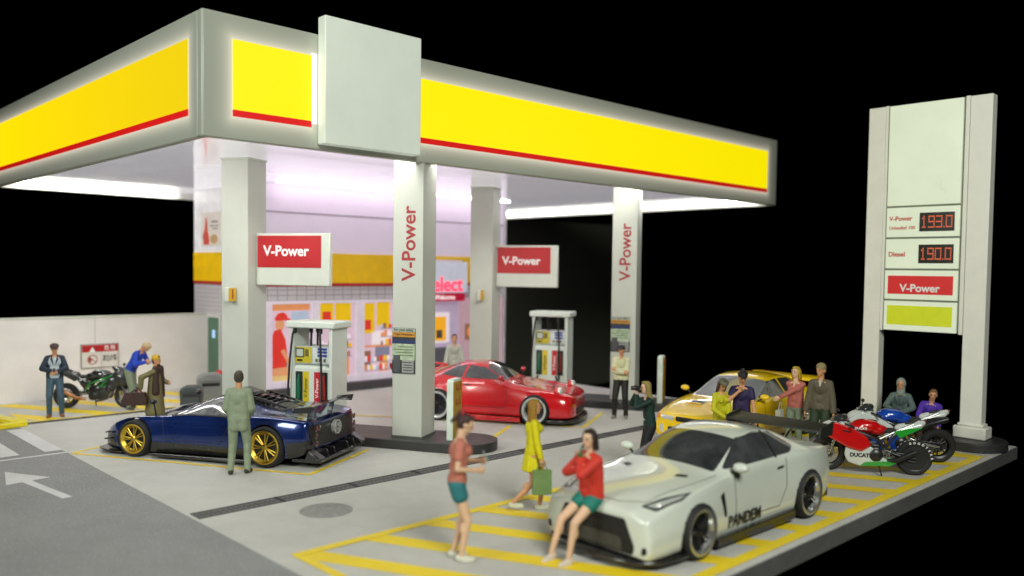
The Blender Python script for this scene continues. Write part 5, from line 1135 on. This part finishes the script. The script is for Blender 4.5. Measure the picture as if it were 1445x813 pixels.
# ------------------------------------------------------------ motorcycles
def gloss(n, c, me=0): return mat(n, c, .24, me, coat=1, var=.03)
def moto(label, loc, yaw, sc, C, style):
    t = thing('motorcycle', label, 'motorcycle', loc, radians(yaw)); WB = 1.42; r = .305; fx, rx = WB/2, -WB/2; st = style
    roll = radians(C.get('roll', 0)); t.rotation_euler = Euler((roll, 0, radians(yaw)), 'XYZ'); t.scale = (sc, sc, sc)
    def wheel_(x, w, rimm, disc=False):
        R = .215
        wh = obj('wheel', MB().lathe([(.02, -w*.36), (.055, -w*.36), (.055, w*.36), (.02, w*.36)], (0, 0, 0), 'Y', 20), dkmet, t, (x, 0, r))
        pr = [(R, -w/2+.01)]+[(R+(r-R)*(.35+.65*sin(a*pi/8)), -cos(a*pi/8)*w/2) for a in range(1, 8)]+[(R, w/2-.01), (R-.012, w/2-.02), (R-.012, -w/2+.02), (R, -w/2+.01)]
        obj('tyre', MB().lathe(pr, (0, 0, 0), 'Y', 48), rubber, wh)
        obj('rim', MB().lathe([(R-.03, -w/2+.025), (R+.003, -w/2+.008), (R+.003, w/2-.008), (R-.03, w/2-.025)], (0, 0, 0), 'Y', 40), rimm, wh)
        if disc:
            for s in (1, -1): obj('wheel_cover', MB().lathe([(0, s*(w/2-.015)), (.12, s*(w/2-.008)), (.215, s*(w/2-.012)), (.228, s*(w/2-.03))], (0, 0, 0), 'Y', 40), mat('cover_black', (.016, .016, .017), .5), wh)
        else:
            m = MB()
            for k in range(10):
                a = 2*pi*k/10+.2*(k % 2); m.tube([(.04*cos(a), 0, .04*sin(a)), ((R-.02)*cos(a+.12), 0, (R-.02)*sin(a+.12))], [.016, .011], 6)
            obj('spokes', m, rimm, wh)
        for s in ((1, -1) if x > 0 else (-1,)):
            bd_ = MB().lathe([(.075, s*(w/2+.004)), (.155, s*(w/2+.004)), (.155, s*(w/2+.010)), (.075, s*(w/2+.010))], (0, 0, 0), 'Y', 36)
            b_ = obj('brake_disc', bd_, mat('disc_steel', (.5, .5, .5), .3, 1, var=.2, vs=60), wh)
            bm_ = MB()
            for k in range(9):
                a = 2*pi*k/9; bm_.tube([(.045*cos(a), s*(w/2+.012), .045*sin(a)), (.11*cos(a+.25), s*(w/2+.013), .11*sin(a+.25))], .007, 5)
            obj('disc_carrier', bm_, silver, wh)
        return wh
    wf = wheel_(fx, .12, C['rim'], False); wr_ = wheel_(rx, .185, C['rim'], C.get('cover', False))
    if C.get('marks'):
        for wx, w in ((fx, .12), (rx, .185)):
            for s in (1, -1):
                for k0, word, st_ in ((108, 'GOODYEAR', 15),) if wx < 0 else ((215, 'PIRELLI', 12),):
                    for q, ch in enumerate(word):
                        v = radians(k0-st_*q); a = pi-v if s > 0 else v
                        R_ = .272; o_ = text('tyre_lettering', ch, .05, white_t, wf if wx > 0 else wr_, (R_*cos(a), s*(w*.475+.004), R_*sin(a)), (0, 0, 0), .003, .002)
                        if s > 0: M3 = Matrix(((-1, 0, 0), (0, 0, 1), (0, 1, 0)))@Matrix.Rotation(v-pi/2, 3, 'Z')
                        else: M3 = Matrix(((1, 0, 0), (0, 0, -1), (0, 1, 0)))@Matrix.Rotation(v-pi/2, 3, 'Z')
                        o_.rotation_euler = M3.to_euler()
    # fork, handlebar
    for s in (1, -1):
        obj('fork', MB().tube([(fx+.0, s*.085, r), (fx-.06, s*.085, .48)], .024, 10).tube([(fx-.05, s*.085, .45), (fx-.22, s*.085, .90)], .030, 10), C['fork'], t)
        obj('handlebar', MB().tube([(fx-.24, s*.09, .87), (fx-.30, s*.22, .86), (fx-.36, s*.33, .84)], .016, 8).tube([(fx-.33, s*.25, .855), (fx-.37, s*.34, .838)], .021, 8), black, t)
        obj('calliper', MB().box((fx-.12, s*.09, r+.08), (.07, .045, .10)), mat('calliper', (.35, .28, .1), .35, .6), t, bevel=.01)
    def org(name, f, m, vox=.014, sm=3, par=t):
        mb = MB(); f(mb); o = obj(name, mb, m, par, smooth=0, fix=False); remesh(o, vox, sm); return o
    def plate(name, pts, y0, y1, m, bev=.012, par=t, rd=.03):
        if name.startswith('fairing') and not name.endswith('vent') and not name.endswith('accent'):
            return remesh(obj(name, MB().prism(rpoly(pts, rd, 3), y0-(y1-y0)*.5, y1, 'Y'), m, par, smooth=0), .010, 14)
        return obj(name, MB().prism(rpoly(pts, rd, 3), y0, y1, 'Y'), m, par, bevel=bev)
    org('front_mudguard', lambda m: [m.cap((fx+.325*cos(a), 0, r+.325*sin(a)), (fx+.325*cos(a+.35), 0, r+.325*sin(a+.35)), .055, .055) for a in (.55, .9, 1.25, 1.6, 1.95)], C['guard'], .013)
    # engine & frame
    org('engine', lambda m: (m.box((.08, 0, .38), (.40, .34, .30)), m.ell((-.06, .15, .34), (.13, .07, .13)), m.ell((-.02, -.16, .33), (.12, .06, .12)), m.box((.18, 0, .56), (.22, .28, .22), rot=Matrix.Rotation(-.4, 3, 'Y'))), mat('engine_dark', (.05, .05, .052), .35, .7, var=.35, vs=25), .014, 1)
    em2 = MB()
    for k in range(3): em2.lathe([(0, .012), (.03, .012), (.04, .0), (.04, -.02)], (-.26+.07*k, .165-.004*k, .36+.05*(k % 2)), 'Y', 14)
    for k in range(3): em2.tube([(.25, -.12+.12*k, .50), (.33, -.11+.11*k, .38), (.22, -.08+.08*k, .22), (0, -.04+.04*k, .17)], .022, 8)
    obj('engine_covers', em2, mat('cast_alloy', (.35, .34, .33), .35, .8, var=.3, vs=30), t)
    for s in (1, -1):
        obj('swingarm', MB().tube([(rx, s*.125, r), (rx+.30, s*.13, r+.05), (-.22, s*.10, .42)], [.028, .035, .045], 10), C['swing'], t)
        obj('frame', MB().tube([(.40, s*.06, .80), (.18, s*.17, .72), (-.10, s*.17, .62), (-.22, s*.12, .45)], .026, 8).tube([(.18, s*.17, .72), (-.02, s*.16, .48), (.3, s*.15, .58), (.40, s*.06, .78)], .02, 8)
            .tube([(.30, s*.15, .72), (.10, s*.17, .50)], .018, 8), C['frame'], t)
        obj('subframe', MB().tube([(-.10, s*.15, .62), (-.45, s*.10, .80), (-.68, s*.07, .90)], .024, 8).tube([(-.22, s*.13, .48), (-.45, s*.10, .78)], .022, 8), bk, t)
        obj('footrest', MB().tube([(-.25, s*.14, .38), (-.28, s*.26, .38)], .014, 8).tube([(-.25, s*.15, .38), (-.33, s*.16, .46), (-.30, s*.15, .30)], .012, 6), silver, t)
    obj('shock', MB().tube([(-.30, 0, .45), (-.18, 0, .68)], .035, 12), mat('shock_gold', (.6, .40, .05), .3, .8), t)
    obj('chain', MB().tube([(rx, .11, r+.06), (-.2, .11, .40)], .012, 6).tube([(rx, .11, r-.06), (-.2, .11, .34)], .012, 6), dkmet, t)
    # tank
    org('fuel_tank', lambda m: (m.ell((.10, 0, .82), (.26, .16, .13)), m.ell((-.08, 0, .77), (.20, .12, .10)), m.ell((.20, 0, .80), (.16, .17, .10))), C['tank'])
    if st == 'naked':
        for s in (1, -1): org('side_cover', lambda m, s=s: (m.ell((.05, s*.15, .44), (.20, .05, .15)), m.ell((-.22, s*.11, .62), (.14, .05, .10)), m.ell((-.55, s*.07, .80), (.20, .05, .06), Matrix.Rotation(.3, 3, 'Y'))), C['lower'])
    org('seat', lambda m: (m.ell((-.32, 0, .765), (.20, .125, .045)), m.box((-.30, 0, .75), (.30, .18, .04))), mat('seat_black', (.02, .02, .021), .7), .012)

    # fairing sides
    for s in (1, -1):
        if st == 'super':
            plate('fairing', [(.86, .74), (.62, .90), (.34, .80), (.10, .66), (.02, .52), (.18, .40), (.42, .46), (.60, .56), (.80, .66)], s*.15, s*.215, C['fair'])
            plate('fairing_lower', [(.44, .47), (.18, .41), (.02, .50), (-.10, .36), (-.30, .24), (-.22, .16), (.20, .14), (.40, .20), (.46, .32)], s*.12, s*.185, C['lower'])
            plate('fairing_accent', [(.20, .145), (-.30, .165), (-.40, .24), (-.16, .25), (.12, .22)], s*.17, s*.195, C['accent'])
            plate('fairing_vent', [(.50, .775), (.36, .745), (.38, .715), (.52, .745)], s*.18, s*.216, black, .004)
        else:
            org('fairing', lambda m, s=s: (m.ell((.60, s*.12, .72), (.22, .06, .15), Matrix.Rotation(.5, 3, 'Y')), m.ell((.40, s*.14, .62), (.15, .05, .17)), m.cap((.36, s*.15, .52), (.28, s*.13, .34), .06, .04)), C['fair'])
            plate('fairing_lower', [(.24, .56), (.02, .50), (-.04, .30), (.30, .22), (.34, .34)], s*.15, s*.19, C['lower'])
    org('nose', lambda m: (m.ell((.66, 0, .80), (.24, .165, .11), Matrix.Rotation(.35, 3, 'Y')), m.ell((.56, 0, .84), (.18, .18, .09))), C['nose'])
    for s in (1, -1): obj('headlight', MB().ell((.82, s*.075, .755), (.05, .05, .022), Matrix.Rotation(.5, 3, 'Y')), lampm, t)
    org('windscreen', lambda m: (m.ell((.56, 0, .90), (.19, .13, .10), Matrix.Rotation(.5, 3, 'Y')),), mat('smoked_screen', (.035, .04, .045), .1, coat=1, var=0), .012)
    # tail
    org('tail_fairing', lambda m: (m.cap((-.48, 0, .79), (-.84, 0, .92), .105, .050), m.cap((-.46, .06, .77), (-.80, .05, .89), .075, .045), m.cap((-.46, -.06, .77), (-.80, -.05, .89), .075, .045)), C['tail'])
    org('tail_pad', lambda m: (m.ell((-.62, 0, .915), (.14, .07, .02), Matrix.Rotation(-.33, 3, 'Y').inverted()),), mat('seat_black'), .012, 1)
    for s in (1, -1): plate('tail_panel', [(-.34, .77), (-.46, .66), (-.82, .86), (-.62, .84)], s*.11, s*.138, C.get('panel', C['accent']), .006)
    obj('tail_light', MB().ell((-.88, 0, .95), (.02, .05, .02)), tailred, t)
    for s in (1, -1):
        mi = obj('mirror', MB().ell((.52, s*.33, 1.03), (.03, .065, .035)), black, t)
        obj('mirror_stalk', MB().tube([(.58, s*.16, .90), (.53, s*.30, 1.01)], .010, 6), black, mi)
    for s in C.get('exh', (-1,)):
        obj('exhaust', MB().tube([(-.20, s*.14, .24), (-.40, s*.19, .28), (-.66, s*.20, .42)] if not C.get('high') else [(-.3, s*.10, .55), (-.5, s*.14, .70), (-.80, s*.14, .80)], [.03, .048, .052], 14), C['ex'], t)
        obj('exhaust_tip', MB().tube([(-.66, s*.20, .42), (-.70, s*.20, .44)] if not C.get('high') else [(-.80, s*.14, .80), (-.84, s*.14, .815)], .044, 14), black, t)
    if C.get('stand', True): obj('side_stand', MB().tube([(-.10, .14, .22), (-.14, .30, .012)], .013, 8), black, t)
    if C.get('word'):
        for s in (1, -1): text('fairing_lettering', C['word'], .08, blk_t, t, (.20, s*.182, .33), (pi/2, 0, pi if s > 0 else 0), .007, .004, fit=.34)
        for s in (1, -1): text('tank_lettering', C['word'], .055, white_t, t, (.20, s*.175, .80), (pi/2, 0, pi if s > 0 else 0), .003, .002)
    return t
rr = gloss('bike_red', (.55, .006, .008)); wh_ = gloss('bike_white', (.60, .64, .62)); gn = gloss('bike_green', (.02, .32, .03)); bl = gloss('bike_blue', (.01, .06, .40)); bk = mat('bike_black', (.018, .018, .019), .3, coat=.7); dg_ = gloss('trellis_green', (.02, .28, .06))
fkd = mat('fork_dark', (.12, .12, .12), .3, .8)
moto('red, white and green sports motorcycle with a solid black rear wheel', (14.40, 6.02, 0), 123, .97, dict(rim=dkmet, cover=True, marks=True, fork=silver, guard=bk, swing=dkmet, frame=bk, tank=rr, fair=rr, lower=wh_, accent=gn, nose=wh_, tail=wh_, ex=dkmet, word='DUCATI', exh=(1,)), 'super')
moto('blue and white sports motorcycle with an exposed rear wheel parked just behind the red one', (15.72, 6.12, 0), 124, 1.0, dict(panel=bk, rim=dkmet, fork=silver, guard=wh_, swing=silver, frame=bk, tank=bl, fair=wh_, lower=bl, accent=wh_, nose=wh_, tail=wh_, ex=dkmet, exh=(1, -1), high=True), 'super')
moto('black motorcycle with a green frame parked in front of the white rear wall', (6.70, 21.08, 0), -40, .98, dict(rim=dkmet, fork=fkd, guard=bk, swing=bk, frame=dg_, tank=mat('tank_grey', (.06, .065, .065), .2, .5, coat=1), fair=bk, lower=bk, accent=bk, nose=bk, tail=bk, ex=mat('burnt_steel', (.45, .22, .12), .3, .9, var=.4, vs=8)), 'naked')
# ------------------------------------------------------------ light, camera
wd = bpy.data.worlds.new('World'); scene.world = wd; wd.use_nodes = True
wd.node_tree.nodes['Background'].inputs[0].default_value = (.0, .0, .0, 1); wd.node_tree.nodes['Background'].inputs[1].default_value = 0
def lamp(name, loc, target, size, power, color=(1, 1, 1), shape='RECTANGLE', sy=None, spread=180):
    l = bpy.data.lights.new(name, 'AREA'); l.energy = power; l.size = size; l.shape = shape; l.color = color; l.spread = radians(spread)
    if shape == 'RECTANGLE': l.size_y = sy or size
    o = bpy.data.objects.new(name, l); COL.objects.link(o); o.location = loc
    o.rotation_euler = (Vector(target)-Vector(loc)).to_track_quat('-Z', 'Y').to_euler(); return o
lamp('room_lamp', (1.5, -7, 13), (11, 9, 0), 7, 3300, (.97, 1, .90), sy=5)  # soft fill lamps added out of view, behind and left of the camera
lamp('room_lamp', (-10, 10, 9), (10, 13, 1), 6, 1700, (.95, 1, .90), sy=5)
cam = bpy.data.cameras.new('Camera'); co = bpy.data.objects.new('Camera', cam); COL.objects.link(co)
yaw, pit, rol = radians(46.01987), radians(-2.488524), radians(.71959)
f_ = Vector((cos(yaw)*cos(pit), sin(yaw)*cos(pit), sin(pit))); r0 = Vector((sin(yaw), -cos(yaw), 0)); up = r0.cross(f_)
rt = r0*cos(rol)+up*sin(rol); u2 = -r0*sin(rol)+up*cos(rol)
co.matrix_world = Matrix(((rt.x, u2.x, -f_.x, 0), (rt.y, u2.y, -f_.y, 0), (rt.z, u2.z, -f_.z, 3.4), (0, 0, 0, 1)))
cam.sensor_width = 36; cam.lens = 1186.936/1445*36; cam.shift_x = (722.5-723.024)/1445; cam.shift_y = (432.4286-406.5)/1445
cam.clip_end = 500; cam.clip_start = .1
cam.dof.use_dof = True; cam.dof.focus_distance = 15.0; cam.dof.aperture_fstop = .245
scene.camera = co
scene.view_settings.view_transform = 'Standard'; scene.view_settings.look = 'None'; scene.view_settings.exposure = 0
